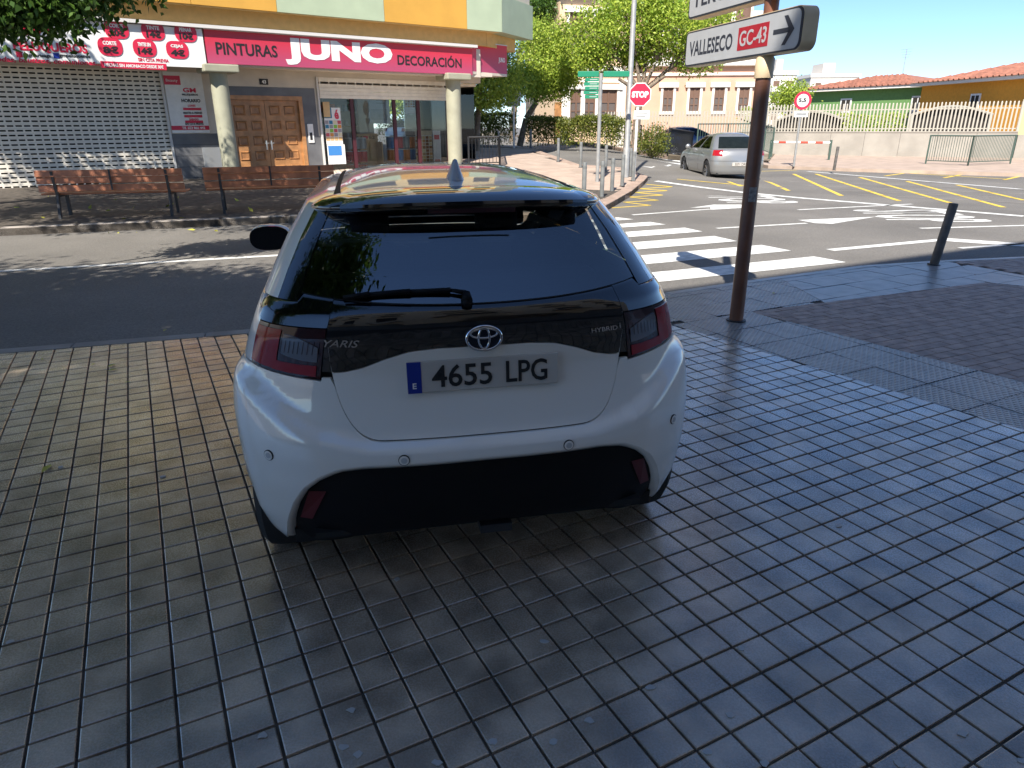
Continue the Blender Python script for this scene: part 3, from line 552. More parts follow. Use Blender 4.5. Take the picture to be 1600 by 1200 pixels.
def can(s_, y, z, m_, r, lb): 
    t = thing('paint_can', lb, 'paint can', P0+ft*s_+fn*y+Vector((0, 0, z)), FR, 'paint cans stacked in the shop window'); mb = MB(); mb.lathe([(0,0),(r,0),(r,r*2.1),(0,r*2.1)], 14); mb.build('drum', m_, t, auto=40); mb = MB(); mb.lathe([(0,r*2.12),(r*1.04,r*2.12),(r*1.04,r*2.25),(0,r*2.25)], 14); mb.build('lid', 'white', t, auto=40); return t
for i in range(3):
    for j in range(3): can(F(548+i*10,262,.7)[0], .7, .12+j*.42, 'canred' if j < 2 else 'steel', .16, ('left', 'middle', 'right')[i]+' '+('bottom red paint can', 'second red paint can up', 'grey paint can on top')[j]+' in the pile left of the cardboard display')
for i in range(4):
    for j in range(3): can(F(614+i*11,262,.75)[0], .75+.03*i, .12+j*.42, ('canblue', 'canor')[(i+j) % 2] if j < 2 else ('canblue', 'canred', 'steel', 'canor')[i], .17, ('first', 'second', 'third', 'fourth')[i]+' column '+('bottom', 'middle', 'top')[j]+' paint can in the pile right of the cardboard display')
t = can(F(581,258,.35)[0], .35, .12, 'white', .14, 'white paint bucket standing in front of the cardboard display')
# ================================================================== CARS
class Shape:
    """car body as a stack of plan outlines: rear round corner (|u| 0..1), side (1..2), front round corner (2..3)"""
    def __init__(s, z, yr, w, d, yf, df, n=2.6, crease=None): s.z, s.yr, s.w, s.d, s.yf, s.df, s.n, s.cr = z, yr, w, d, yf, df, n, crease
    def at(s, z): return [float(np.interp(z, s.z, t)) for t in (s.yr, s.w, s.d, s.yf, s.df)]
    def S(s, u, z, off=0.):
        sg = -1 if u < 0 else 1; u = abs(u); yr, w, d, yf, df = s.at(z); n = s.n; e = 2/n
        if u <= 1:
            th = u*math.pi/2; c, k = max(math.cos(th), 1e-9)**e, math.sin(th)**e
            x, y = w*k, yr+d*(1-c); nx, ny = k**(n-1)/w, -c**(n-1)/d
        elif u <= 2: 
            t = u-1; x, y = w, yr+d+(yf-df-yr-d)*t; nx, ny = 1, 0
        else:
            th = (u-2)*math.pi/2; c, k = max(math.cos(th), 1e-9)**e, math.sin(th)**e
            x, y = w*c, yf-df+df*k; nx, ny = c**(n-1)/w, k**(n-1)/df
        L = math.hypot(nx, ny)
        if s.cr: off = off+s.cr(u, z, x)
        return (sg*(x+off*nx/L), y+off*ny/L, z)
    def U(s, X, z):
        w = s.at(z)[1]; return math.asin(min(1, X/w)**(s.n/2))/(math.pi/2)
    def X(s, u, z): return s.S(min(abs(u), 1), z)[0]
    def UY(s, Y, z):
        yr, w, d, yf, df = s.at(z); return 1+(Y-yr-d)/(yf-df-yr-d)
    def panel(s, name, m, par, us, lo, hi, nz=10, off=0., smooth=True, rim=.012):
        P = []
        for u in us:
            a = lo(abs(u)) if callable(lo) else lo; b = hi(abs(u)) if callable(hi) else hi; b = max(b, a+.001)
            P.append([s.S(u, a+(b-a)*j/nz, off) for j in range(nz+1)])
        if rim:                                              # turn the edges inwards so a panel has thickness
            inn = lambda p, q: p
            P = [[s.S(u, r[0][2], off-rim)]+r+[s.S(u, r[-1][2], off-rim)] for u, r in zip(us, P)]
        mb = MB(); mb.grid(P); o = mb.build(name, m, par, auto=50); return o
def sm(a, b, x): t = min(1, max(0, (x-a)/(b-a))); return t*t*(3-2*t)
def lin(a, b, n): return list(np.linspace(a, b, n))
def wheel(par, x, y, r, w, side, spokes=5):
    t = MB(); t.lathe([(r*.62, -w/2), (r*.9, -w/2), (r*.985, -w*.38), (r, -w*.2), (r, w*.2), (r*.985, w*.38), (r*.9, w/2), (r*.62, w/2), (r*.62, -w/2)], 40, 'X', (x, y, r)); ty = t.build('tyre', 'rubber', par, auto=40)
    m = MB(); m.lathe([(r*.63, -w/2+.01), (r*.6, w*.3), (r*.63, w/2-.01)], 32, 'X', (x, y, r)); m.lathe([(0, side*w*.2), (r*.14, side*w*.2), (r*.15, side*w*.1)], 16, 'X', (x, y, r))
    for i in range(spokes):
        a = 2*math.pi*i/spokes
        for da in (-.13, .13):
            c, s_ = math.cos(a+da), math.sin(a+da); m.tube((x+side*w*.16, y+c*r*.08, r+s_*r*.08), (x+side*w*.3, y+c*r*.62, r+s_*r*.62), r*.055, r*.07, 6)
    m.build('rim', 'alloy', ty, auto=40)
    m = MB(); m.lathe([(0, -side*w*.05), (r*.5, -side*w*.05)], 20, 'X', (x, y, r)); m.build('brake_disc', 'iron', ty)

CARYAW = R(11.32)
hero = thing('parked_car', 'white hatchback with black tailgate band seen from behind on the pavement', 'car', (-.081, 2.137, 0), CARYAW)
zc_ = lambda X: float(np.interp(X, [0,.40,.55,.65,.75,.85], [.632,.632,.665,.72,.80,.86]))
def hcrease(u, z, x):
    if u > 1.6: return 0
    zc = zc_(x); o = .034*(1-sm(zc-.012, zc+.045, z))
    return o*(1-sm(.75, 1.35, u))+ (.018*sm(.55,1.2,u)*(1-sm(1.2,1.5,u))*math.exp(-((z-.78)/.16)**2))
HS = Shape([.16,.24,.34,.48,.60,.66,.72,.80,.88,.94,1.0,1.05,1.09,1.125,1.2,1.3,1.40,1.45],
           [.14,.09,.055,.037,.035,.042,.058,.075,.085,.075,.060,.056,.068,.098,.165,.262,.372,.43],
           [.77,.80,.825,.842,.846,.846,.846,.838,.822,.806,.786,.766,.748,.73,.695,.642,.578,.54],
           [.40]*13+[.42,.42,.42,.42,.42],
           [3.74,3.84,3.9,3.93,3.92,3.9,3.86,3.74,3.5,3.32,3.08,2.93,2.86,2.8,2.66,2.46,2.24,2.12],
           [.6]*9+[.5,.45,.42,.4,.4,.4,.4,.4,.4], 2.55, hcrease)
S = HS.S
def arch(Y, z0=.2):
    for yc in (.63, 3.19):
        d = abs(Y-yc)
        if d < .365: z0 = max(z0, .31+math.sqrt(.365**2-d*d))
    return z0
Xu = lambda u, z=.6: HS.X(u, z)
zb_h = lambda u: .664+.215*max(0, (Xu(u, .75)-.33)/.185)**3.2                       # lower edge of the tailgate
zt_h = lambda u: float(np.interp(Xu(u, .93), [0,.16,.25,.33,.40,.46,.54], [.972,.972,.964,.938,.908,.893,.888]))
uh = HS.U(.535, .9); ulo = HS.U(.765, .95)
zgl = lambda u: 1.115+.028*(Xu(u, 1.12)/.57)**2
bi = lambda u: float(np.interp(Xu(u, .5), [0,.42,.51,.58,.635,.685,.73,.77,.80,.9], [.592,.588,.575,.54,.495,.425,.33,.235,.18,.18]))
ub = HS.U(.797, .3)
HS.panel('tailgate', 'paint', hero, lin(-uh, uh, 61), zb_h, zt_h, 16)
HS.panel('garnish', 'black', hero, lin(-uh, uh, 61), lambda u: zt_h(u)+.004, lambda u: zgl(u)-.006, 14)
def bt(u):
    if u < uh: return min(zb_h(u), .878)-.006
    return .86+.03*min(1, (u-uh)/(ulo-uh))
ubs = sorted(set(lin(-1, 1, 121)+[-uh-.001, -uh+.001, uh-.001, uh+.001]))
HS.panel('rear_bumper', 'paint', hero, ubs, lambda u: max(bi(u), arch(HS.S(u, .4)[1], .17) if u > .8 else 0), bt, 26)
ins = HS.panel('bumper_insert', 'matblack', hero, lin(-ub, ub, 61), lambda u: float(np.interp(Xu(u, .4), [0,.42,.6,.78], [.305,.29,.22,.16])), lambda u: max(.21, bi(u)+.012), 12, off=-.034, rim=.25)
mb = MB(); P = []
for u in lin(-ub*.985, ub*.985, 61): z = max(.2, bi(u)); P.append([S(u, z+.002, -.001), S(u, z-.006, -.003), S(u, z-.02, -.018), S(u, z-.022, -.034)])
mb.grid(P, flip=True); mb.build('bumper_lip', 'paint', hero, smooth=True)
for sgn in (-1, 1):
    a, b = sorted((sgn*(uh+.004), sgn*ulo)); us = lin(a, b, 24)
    tl = HS.panel('tail_light', 'lampdark', hero, us, lambda u: .866+.03*(abs(u)-uh)/(ulo-uh), 1.046, 12)
    inner = lambda u: (abs(u)-uh)/(ulo-uh)
    HS.panel('red_lens', 'lampred', tl, [u for u in us if inner(u) > .52], lambda u: .876+.03*inner(u), 1.034, 10, off=.003); HS.panel('red_lens', 'lampred', tl, [u for u in us if .02 < inner(u) < .58], lambda u: .874+.03*inner(u), lambda u: .915+.03*inner(u)**2, 4, off=.0035)
    cl = [u for u in us if .03 < inner(u) < .5]
    HS.panel('clear_lens', 'lampclear', tl, cl, lambda u: .928+.05*inner(u)**2*2, lambda u: 1.02-.05*(1-inner(u)*2)**2, 6, off=.003)
    for k in range(9):
        u = cl[0]+(cl[-1]-cl[0])*k/8; HS.panel('lens_rib', 'lampdark', tl, [u-.0012, u+.0012], .955, 1.0, 4, off=.0045, rim=0)
    a, b = sorted((sgn*(uh+.002), sgn*.86)); HS.panel('shoulder_cap', 'black', hero, lin(a, b, 24), lambda u: 1.05 if u < ulo else 1.05+.04*min(1, (u-ulo)/.1), lambda u: zgl(u)-.004 if u < .558 else (1.118 if u < .8 else 1.118-.02*(u-.8)/.06), 8)
    a, b = sorted((sgn*(ulo+.004), sgn*1.)); HS.panel('quarter_panel', 'paint', hero, lin(a, b, 20), .896, lambda u: 1.046 if u < .76 else 1.046+.07*sm(.76, .87, u), 12)
    # greenhouse
    a, b = sorted((sgn*.56, sgn*.69)); HS.panel('pillar_trim', 'black', hero, lin(a, b, 10), 1.121, 1.398, 14)
    a, b = sorted((sgn*.694, sgn*HS.UY(.98, 1.2))); HS.panel('rear_pillar', 'paint', hero, lin(a, b, 30), 1.121, 1.40, 14)
    a, b = sorted((sgn*1., sgn*2.)); us = lin(a, b, 121); HS.panel('body_side', 'paint', hero, us, lambda u: arch(HS.S(u, .5)[1], .24), 1.117, 22)
    a, b = sorted((sgn*HS.UY(1.0, 1.2), sgn*HS.UY(2.3, 1.2))); us = lin(a, b, 30)
    sw = HS.panel('side_window', 'sidegl', hero, us, 1.121, 1.372, 10, off=-.006); HS.panel('door_pillar', 'black', hero, [HS.UY(1.62, 1.2)*sgn, HS.UY(1.72, 1.2)*sgn][::sgn], 1.121, 1.372, 4, off=-.003)
    HS.panel('roof_rail', 'paint', hero, us, 1.374, 1.40, 3); a, b = sorted((sgn*HS.UY(2.31, 1.2), sgn*2.25)); HS.panel('front_pillar', 'paint', hero, lin(a, b, 12), 1.121, 1.40, 10)
    a, b = sorted((sgn*2., sgn*3.)); HS.panel('front_body', 'paint', hero, lin(a, b, 40), lambda u: arch(HS.S(u, .5)[1], .2), lambda u: 1.117-.137*sm(2.1, 2.3, u), 24)
    wheel(hero, sgn*.755, .63, .31, .2, sgn); wheel(hero, sgn*.755, 3.19, .31, .2, sgn)
    # mirror
    x = sgn*.955; mb = MB()
    P = []
    for i in range(13):
        a = i/12*math.pi; row = []
        for j in range(16):
            b_ = 2*math.pi*j/16; k = math.sin(a)**.6; row.append((x+sgn*.0+.125*math.copysign(abs(math.cos(b_))**.75, math.cos(b_))*k, 2.47-.075*math.cos(a)+0., 1.02+.078*math.copysign(abs(math.sin(b_))**.8, math.sin(b_))*k))
        row.append(row[0]); P.append(row)
    mb.grid(P); mi = mb.build('side_mirror', 'paint', hero, smooth=True)
    mb = MB(); mb.prism([(.119*math.copysign(abs(math.cos(a))**.75, math.cos(a)), .073*math.copysign(abs(math.sin(a))**.8, math.sin(a))) for a in np.linspace(0, 6.283, 29)[:-1]], 0, .012); o = mb.build('mirror_glass', 'black', mi); o.matrix_local = TR(x, 2.4, 1.02) @ FRONT
    mb = MB(); mb.tube((sgn*.76, 2.47, .985), (sgn*.86, 2.47, .99), .03, .025, 8); mb.build('mirror_arm', 'matblack', mi)
    hx = HS.S(sgn*HS.UY(1.15, .95), .95); mb = MB(); mb.box(hx[0]-.02, hx[0]+.02, 1.05, 1.25, .93, .955); mb.build('door_handle', 'paint', hero, bevel=.008)
    mb = MB(); mb.box(hx[0]+sgn*.0-.03, hx[0]+sgn*.03, .98, .99, .93, .95)
    # reflectors and parking sensors
    P = [HS.S(sgn*HS.U(X, .42), z, -.028) for X, z in ((.555,.47),(.615,.465),(.672,.34),(.628,.34))]; mb = MB(); mb.add(P, [(0,1,2,3) if sgn < 0 else (3,2,1,0)]); mb.add([(p[0], p[1]+.02, p[2]) for p in P], []); mb.build('reflector', 'reflector', hero)
    for X, z in ((.285, .604), (.722, .604)):
        u = HS.U(X, z)*sgn; p = Vector(S(u, z, .001)); q = Vector(S(u, z, -.02)); nn = (p-q).normalized(); mb = MB(); mb.tube(p-nn*.01, p+nn*.003, .017, .017, 20); se = mb.build('parking_sensor', 'paint', hero, auto=40)
        mb = MB(); mb.tube(p, p+nn*.0045, .011, .0105, 16); mb.build('sensor_core', 'signgrey', se, auto=40); mb = MB(); mb.tube(p-nn*.01, p+nn*.0015, .0195, .0195, 20); mb.build('sensor_gap', 'ink', se)
HS.panel('rear_window', 'reargl', hero, lin(-.556, .556, 61), lambda u: zgl(u), 1.398, 20, off=-.004, rim=0)
for j in range(9):                                          # heating wires
    z = 1.165+j*.022; HS.panel('heating_wire', 'ink', hero, lin(-.5, .5, 31), z, z+.0007, 1, off=-.0055, rim=0)
mb2 = HS.panel('window_frit', 'ink', hero, lin(-.556, .556, 61), lambda u: zgl(u)-.004, lambda u: zgl(u)+.022, 3, off=-.007, rim=0)
HS.panel('windscreen', 'windgl', hero, lin(2.26, 3, 16)+lin(-3, -2.26, 16), lambda u: 1.121-.138*sm(2.1, 2.3, u), 1.40, 12, rim=0)
# roof
P = []; yr, w_, d_, yf, df = HS.at(1.40)
for t in [0,.004,.015,.035,.06,.09,.13,.18,.25,.35,.45,.55,.65,.75,.83,.89,.93,.96,.98,.993,1]:
    Y = yr+(yf-yr)*t
    if Y < yr+d_: k = 1-(Y-yr)/d_; X = w_*(1-k**HS.n)**(1/HS.n)
    elif Y > yf-df: k = (Y-yf+df)/df; X = w_*max(0, 1-k**HS.n)**(1/HS.n)
    else: X = w_
    zc = float(np.interp(Y, [.36,.48,.7,1.1,1.5,1.9,2.1,2.26], [1.412,1.447,1.468,1.487,1.492,1.475,1.445,1.405])); row = []
    for i in range(33):
        a = -1+2*i/32; a = math.copysign(1-(1-abs(a))**1.4, a); zz = 1.40+(zc-1.40)*(1-abs(a)**3.2); row.append((X*a, Y, zz-.014*math.exp(-((abs(X*a)-.455)/.012)**2)*(1 if .5 < Y < 2.1 else 0)))
    P.append(row)
mb = MB(); mb.grid(P, flip=True); roof = mb.build('roof', 'paint', hero, auto=60)
for sgn in (-1, 1):
    mb = MB(); row = []
    for Y in lin(.48, 2.05, 24):
        z = 1.40+(float(np.interp(Y, [.36,.48,.7,1.1,1.5,1.9,2.1,2.26], [1.412,1.447,1.468,1.487,1.492,1.475,1.445,1.405]))-1.40)*(1-(.455/.578)**3.2); row.append([(sgn*.455-.011, Y, z-.003), (sgn*.455, Y, z+.001), (sgn*.455+.011, Y, z-.003)])
    mb.grid(row, flip=True); mb.build('roof_moulding', 'matblack', roof, smooth=True)
# spoiler
P = []
for u in lin(-.80, .80, 61):
    k = 1-(abs(u)/.80)**6; x, y, z = S(u, 1.398); b = S(u, 1.398, .02); o = Vector((b[0]-x, b[1]-y, 0))/.02; zc = 1.398+.035*(1-(abs(x)/.6)**2.6)
    q = lambda d, dz: (x+o.x*d*k*(.25 if abs(o.x) > .5 else 1), y+o.y*d*k, zc+dz*k-(1-k)*.02)
    P.append([q(-.16, .02), q(-.08, .022), q(0, .014), q(.05, .002), q(.085, -.012), q(.088, -.022), q(.075, -.034), q(.03, -.046), q(-.02, -.06)])
mb = MB(); mb.grid(P, flip=False); mb.build('spoiler', 'black', hero, auto=50)
mb = MB(); mb.box(-.15, .15, .262, .27, 1.385, 1.40); mb.build('brake_light', 'lampdark', hero)
# aerial
mb = MB(); P = []
for t in lin(0, 1, 8):
    hgt = .075*t; l_ = .075*(1-t)**.8+.012; wd = .028*(1-t)+.008; yb = .72+.05*t*0; P.append([(wd*math.cos(a), yb+l_*math.sin(a)-.02*t, 1.463+hgt) for a in lin(0, 2*math.pi, 17)])
P.append([(0, .70, 1.463+.079)]*17); mb.grid(P, flip=True); mb.build('roof_aerial', mat('aerial', (.34,.34,.36), .35, coat=.5), hero, smooth=True)
# wiper
mb = MB()
pts = [Vector(S(HS.U(abs(X), 1.14)*math.copysign(1, X), z, .018)) for X, z in ((-.44,1.142),(-.36,1.152),(-.23,1.158),(-.1,1.157),(-.05,1.148))]
for a, b in zip(pts, pts[1:]): mb.tube(a, b, .006, .009, 8)
mb.tube(pts[-1], Vector(S(-.02, 1.125, .02)), .013, .018, 10); mb.tube(Vector(S(-.02, 1.12, -.01)), Vector(S(-.02, 1.12, .025)), .02, .016, 14)
for a, b in zip(pts[:3], pts[1:4]): mb.tube(a-Vector((0,-.012,.008)), b-Vector((0,-.012,.008)), .006, .006, 6)
mb.build('rear_wiper', 'matblack', hero, smooth=True)
# number plate, emblem and lettering
py_ = S(0, .875)[1]
pt = TR(0, py_-.012, .875) @ Matrix.Rotation(R(-4), 4, 'X')
mb = MB(); mb.box(-.26, .26, -.004, .006, -.055, .055); pl = mb.build('number_plate', 'plate', hero, bevel=.004); pl.matrix_local = pt
mb = MB(); mb.box(-.259, -.212, -.0055, -.0041, -.054, .054); mb.build('blue_strip', 'plateblue', pl)
text('lettering', 'E', .03, 'white', pl, TR(-.236, -.006, -.028) @ FRONT, h=.02, bold=.0006, ext=.0004)
text('lettering', '4655', .1, 'ink', pl, TR(-.075, -.0055, 0) @ FRONT, h=.077, w=.205, bold=.0012, ext=.001); text('lettering', 'LPG', .1, 'ink', pl, TR(.148, -.0055, 0) @ FRONT, h=.077, w=.145, bold=.0012, ext=.001)
def ring(name, rx, rz, th, c, par, m='chrome'):
    mb = MB(); P = []
    for i in range(37):
        a = 2*math.pi*i/36; P.append([(c[0]+(rx+th*math.cos(b))*math.cos(a), c[1]+th*.7*math.sin(b), c[2]+(rz+th*math.cos(b))*math.sin(a)) for b in lin(0, 2*math.pi, 7)])
    mb.grid(P); return mb.build(name, m, par, smooth=True)
ey = S(0, 1.003)[1]-.008; em = ring('emblem', .058, .041, .0045, (0, ey, 1.003), hero); ring('emblem_ring', .018, .036, .0038, (0, ey, 1.003), em); ring('emblem_ring', .045, .016, .0038, (0, ey, 1.02), em)
mb = MB(); mb.tube((0, ey+.012, 1.003), (0, ey+.003, 1.003), .055, .055, 32); o = mb.build('emblem_back', mat('emblem_blue', (.004,.008,.02), .1, coat=1), em); o.scale = (1, 1, .72); o.location = (0, 0, 1.003*.28)
def badge(s_, X, z, w_, h_, sh_=0.):
    sg = math.copysign(1, X); u = HS.U(abs(X), z)*sg; p = Vector(S(u, z, .002)); d = (Vector(S(u+.02, z))-Vector(S(u-.02, z))).normalized(); up = (Vector(S(u, z+.01))-Vector(S(u, z-.01))).normalized(); nn = d.cross(up)
    mt = Matrix(((d.x, up.x, nn.x, p.x), (d.y, up.y, nn.y, p.y), (d.z, up.z, nn.z, p.z), (0,0,0,1))); text('model_badge', s_, .05, 'chrome', hero, mt, w=w_, h=h_, bold=.0004, ext=.0025, shear=sh_)
badge('YARIS', -.462, 1.0, .118, .026, .25); badge('HYBRID', .43, .998, .105, .017); badge('i', .492, 1.002, .006, .022)
# inside and underneath
mb = MB(); us = lin(-3, 3, 97); P = [[HS.S(u, z, -.03 if z > .5 or abs(u) > 1 else -.12) for z in (.2 if abs(u) > 1 else .42,.46,.6,.8,.9,.95 if abs(u) > 1.9 else 1.08)] for u in us]; mb.grid(P); mb.build('inner_shell', 'inner', hero)
part('floor_pan', 'inner', hero, (-.70, .70, .22, 3.6, .2, .26)); part('parcel_shelf', 'seat', hero, (-.6, .6, .3, .72, 1.0, 1.02)); part('roof_lining', 'seat', hero, (-.5, .5, .5, 2.0, 1.385, 1.395))
part('rear_seat', 'seat', hero, (-.62, .62, .74, .9, .45, 1.08), (-.62, .62, .9, 1.35, .35, .5), bevel=.04)
for x in (-.36, 0, .36): part('headrest', 'seat', hero, (x-.12, x+.12, .76, .86, 1.1, 1.215), bevel=.035)
for x in (-.36, .36):
    part('front_seat', 'seat', hero, (x-.24, x+.24, 1.75, 1.9, .45, 1.04), (x-.24, x+.24, 1.9, 2.3, .35, .5), bevel=.05); part('headrest', 'seat', hero, (x-.12, x+.12, 1.78, 1.88, 1.08, 1.27), bevel=.04)
part('dashboard', 'inner', hero, (-.66, .66, 2.5, 2.8, .6, .94)); part('inside_mirror', 'inner', hero, (-.03, .2, 2.13, 2.16, 1.29, 1.36)); part('shade_tray', 'inner', hero, (-.62, .62, .13, 1.2, .262, .285)); part('exhaust', 'iron', hero, (-.02, .1, .1, .3, .225, .258))  # the tray under the tail is added to deepen the shadow on the ground

# a plainer car for the street
def street_car(label, loc, yaw, paint, H=1.46, Lr=4.2, group=None, detail=True):
    c = thing('street_car', label, 'car', loc, yaw, group); k = H/1.46
    A = Shape([.18,.3,.5,.65,.8,.92,.97,1.1,1.25,1.36,1.40], [.10,.03,0,.012,.04,.09,.15,.32,.54,.74,.86], [.78,.84,.86,.865,.86,.83,.8,.735,.65,.56,.51], [.35]*5+[.33,.32,.32,.34,.36,.38],
              [Lr-.12,Lr-.03,Lr,Lr-.06,Lr-.25,Lr-.85,Lr-1.15,Lr-1.45,Lr-1.78,Lr-2.05,Lr-2.2], [.6]*5+[.5,.42,.4,.4,.4,.4], 2.7)
    def ar(Y, z0=.22):
        for yc in (.72, Lr-.9):
            d = abs(Y-yc)
            if d < .37: z0 = max(z0, .31+math.sqrt(.37**2-d*d))
        return z0
    A.panel('body', paint, c, lin(-3, 3, 161), lambda u: ar(A.S(u, .5)[1]), .965, 16)
    A.panel('greenhouse', paint, c, lin(-3, 3, 97), .968, 1.40, 8, off=-.012, rim=0)
    P = []; yr, w_, d_, yf, df = A.at(1.40)
    for t in (0,.01,.04,.1,.2,.4,.6,.8,.9,.96,.99,1):
        Y = yr+(yf-yr)*t; X = w_
        if Y < yr+d_: X = w_*(1-(1-(Y-yr)/d_)**A.n)**(1/A.n)
        elif Y > yf-df: X = w_*max(0, 1-((Y-yf+df)/df)**A.n)**(1/A.n)
        P.append([(X*a, Y, 1.40+.075*math.sin(math.pi*t)**.6*(1-abs(a)**3)) for a in lin(-1, 1, 13)])
    mb = MB(); mb.grid(P, flip=True); mb.build('roof', paint, c, smooth=True)
    A.panel('rear_window', 'sidegl', c, lin(-.58, .58, 21), 1.0, 1.34, 6, off=.003, rim=0); A.panel('reflection_backing', 'galv', c, lin(-.57, .57, 21), 1.0, 1.34, 6, off=-.008, rim=0)  # grey sheet behind the rear glass stands in for its pale reflection
    A.panel('windscreen', 'sidegl', c, lin(2.3, 3, 9)+lin(-3, -2.3, 9), .985, 1.37, 6, off=.003, rim=0)
    for sg in (-1, 1):
        for a, b in ((.95, 1.55), (1.65, 2.45)):
            us = sorted((sg*A.UY(a, 1.2), sg*A.UY(b, 1.2))); A.panel('side_window', 'sidegl', c, lin(*us, 8), .99, lambda u: 1.345, 5, off=.002, rim=0)
        us = sorted((sg*A.U(.56, .85), sg*.82)); tl = A.panel('tail_light', 'lampred', c, lin(*us, 10), lambda u: .76+.03*u, .95, 5, off=.006); 
        A.panel('bumper_groove', 'ink', c, sorted((sg*.02, sg*.98)) if 0 else lin(*sorted((sg*.02, sg*.98)), 12), .618, .626, 1, off=.003, rim=0)
        wheel(c, sg*.77, .72, .315, .2, sg, 7); wheel(c, sg*.77, Lr-.9, .315, .2, sg, 7)
        mb = MB(); mb.lathe([(0,-.05),(.06,-.045),(.09,0),(.07,.05),(0,.07)], 12, 'Y', (sg*.95, Lr-1.62, 1.0)); mb.build('side_mirror', paint, c, smooth=True)
        mb = MB(); mb.tube((sg*.78, Lr-1.6, .97), (sg*.9, Lr-1.6, .99), .025, .02, 6); mb.build('mirror_arm', 'ink', c)
        for a in (1.6, 2.62): A.panel('door_gap', 'ink', c, [sg*A.UY(a-.008, .7), sg*A.UY(a+.008, .7)][::sg], .3, .965, 4, off=.001, rim=0)
        for a in (1.2, 2.05):
            p = A.S(sg*A.UY(a, .85), .85); part('door_handle', paint, c, (p[0]-.02, p[0]+.02, a, a+.2, .84, .865))
    part('number_plate', 'plate', c, (-.26, .26, -.014, .0, .47, .58)); text('lettering', '3071 DRK', .1, 'ink', c, TR(.02, -.016, .525) @ FRONT, w=.4, h=.075)
    mb = MB(); us = lin(-3, 3, 61); mb.grid([[A.S(u, z, -.03) for z in (.22,.5,.9)] for u in us]); mb.build('inner_shell', 'inner', c); part('floor_pan', 'inner', c, (-.7, .7, .15, Lr-.2, .2, .25))
    return c
p = G(1158,281, ROADZ)
street_car('silver hatchback with red tail lights driving away across the yellow hatching', (p.x-.03, p.y+.15, ROADZ), R(3), 'silver')
# ================================================================== STREET FURNITURE
def UPX(px, py, base):                                  # height of a pixel above the ground point `base` on its vertical
    d = ray(px, py); k = base.y/d.y; return d.z*k+CAM_H
# brown post with two direction signs
b = G(1150, 501); po = thing('direction_post', 'thick brown post carrying two direction signs beside the white car', 'sign post', b)
mb = MB(); mb.lathe([(.065,0),(.061,.02),(.061,1.9),(.06,2.03)], 28); mb.build('pole', 'brown', po, auto=40)
mb = MB(); mb.lathe([(.056,2.03),(.056,3.6)], 24); mb.build('pole_top', 'brown', po, smooth=True)
mb = MB(); mb.lathe([(.0,2.01),(.074,2.01),(.074,2.15),(.06,2.17)], 28); mb.build('collar', 'beige', po, auto=40)
mb = MB(); mb.lathe([(.085,0),(.085,.012),(.06,.014)], 24); mb.build('base_plate', 'iron', po, auto=40)
M['sticker'] = mat('sticker_remains', (.3,.27,.24), .8, var=.4, vscale=30)
mb = MB(); mb.grid([[(.0625*math.sin(a), -.0625*math.cos(a), z) for z in (1.05,1.09,1.13,1.17)] for a in lin(-.5, .55, 6)]); mb.build('sticker_remains', 'sticker', po)
def arrow_sign(z0, word, road_no, label):
    a, c = Vector((1.83, 7.5)), Vector((2.30, 5.88)); d = (c-a).normalized(); L = 1.72; pos = Vector((b.x, b.y))
    ang = math.atan2(d.y, d.x); t = thing('direction_sign', label, 'sign', (b.x, b.y, z0), ang); nrm = .07; x0, x1 = -1.17, .5; H = .30
    def rr(x0, x1, z0, z1, r): return [(x1-r+r*math.cos(q), z1-r+r*math.sin(q)) for q in lin(0, math.pi/2, 7)]+[(x0+r*.6-r*.6*math.sin(q), z1-r*.6+r*.6*math.cos(q)) for q in lin(0, math.pi/2, 5)]+[(x0+r*.6-r*.6*math.cos(q), z0+r*.6-r*.6*math.sin(q)) for q in lin(0, math.pi/2, 5)]+[(x1-r+r*math.sin(q), z0+r-r*math.cos(q)) for q in lin(0, math.pi/2, 7)]
    def plate(name, m, x0, x1, z0, z1, r, y0, y1):
        mb = MB(); mb.prism(rr(x0, x1, z0, z1, r), y0, y1); o = mb.build(name, m, t, auto=40); o.matrix_local = FRONT; return o
    plate('sign_box', 'beige', x0, x1, 0, H, .07, -.062, .062); plate('sign_rim', 'signdark', x0+.006, x1-.006, .006, H-.006, .065, .0621, .066); plate('sign_face', 'signgrey', x0+.02, x1-.03, .018, H-.018, .055, .0661, .068)
    text('lettering', word, .2, 'signdark', t, TR(x0+.08, -.069, H/2-.002) @ FRONT, h=.125, w=.70, bold=.004, align='LEFT', ext=.0006)
    if road_no:
        part('number_field', 'roadred', t, (x0+.86, x0+1.27, -.0695, -.0681, H/2-.085, H/2+.085)); text('lettering', road_no, .2, 'signgrey', t, TR(x0+.885, -.0705, H/2) @ FRONT, h=.115, w=.36, bold=.003, align='LEFT', ext=.0006)
    mb = MB(); X = x0+1.33; mb.box(X, X+.2, -.0695, -.0681, H/2-.017, H/2+.017)
    for s_ in (-1, 1): mb.add([(X+.25, -.0695, H/2), (X+.16, -.0695, H/2+s_*.1), (X+.115, -.0695, H/2+s_*.1), (X+.19, -.0695, H/2)], [(0,1,2,3) if s_ > 0 else (3,2,1,0)])
    mb.build('arrow', 'signdark', t)
arrow_sign(2.17, 'VALLESECO', 'GC-43', 'lower grey direction sign with red road number and arrow on the brown post')
arrow_sign(2.57, 'TEROR', '', 'upper grey direction sign cut by the top of the picture on the brown post')
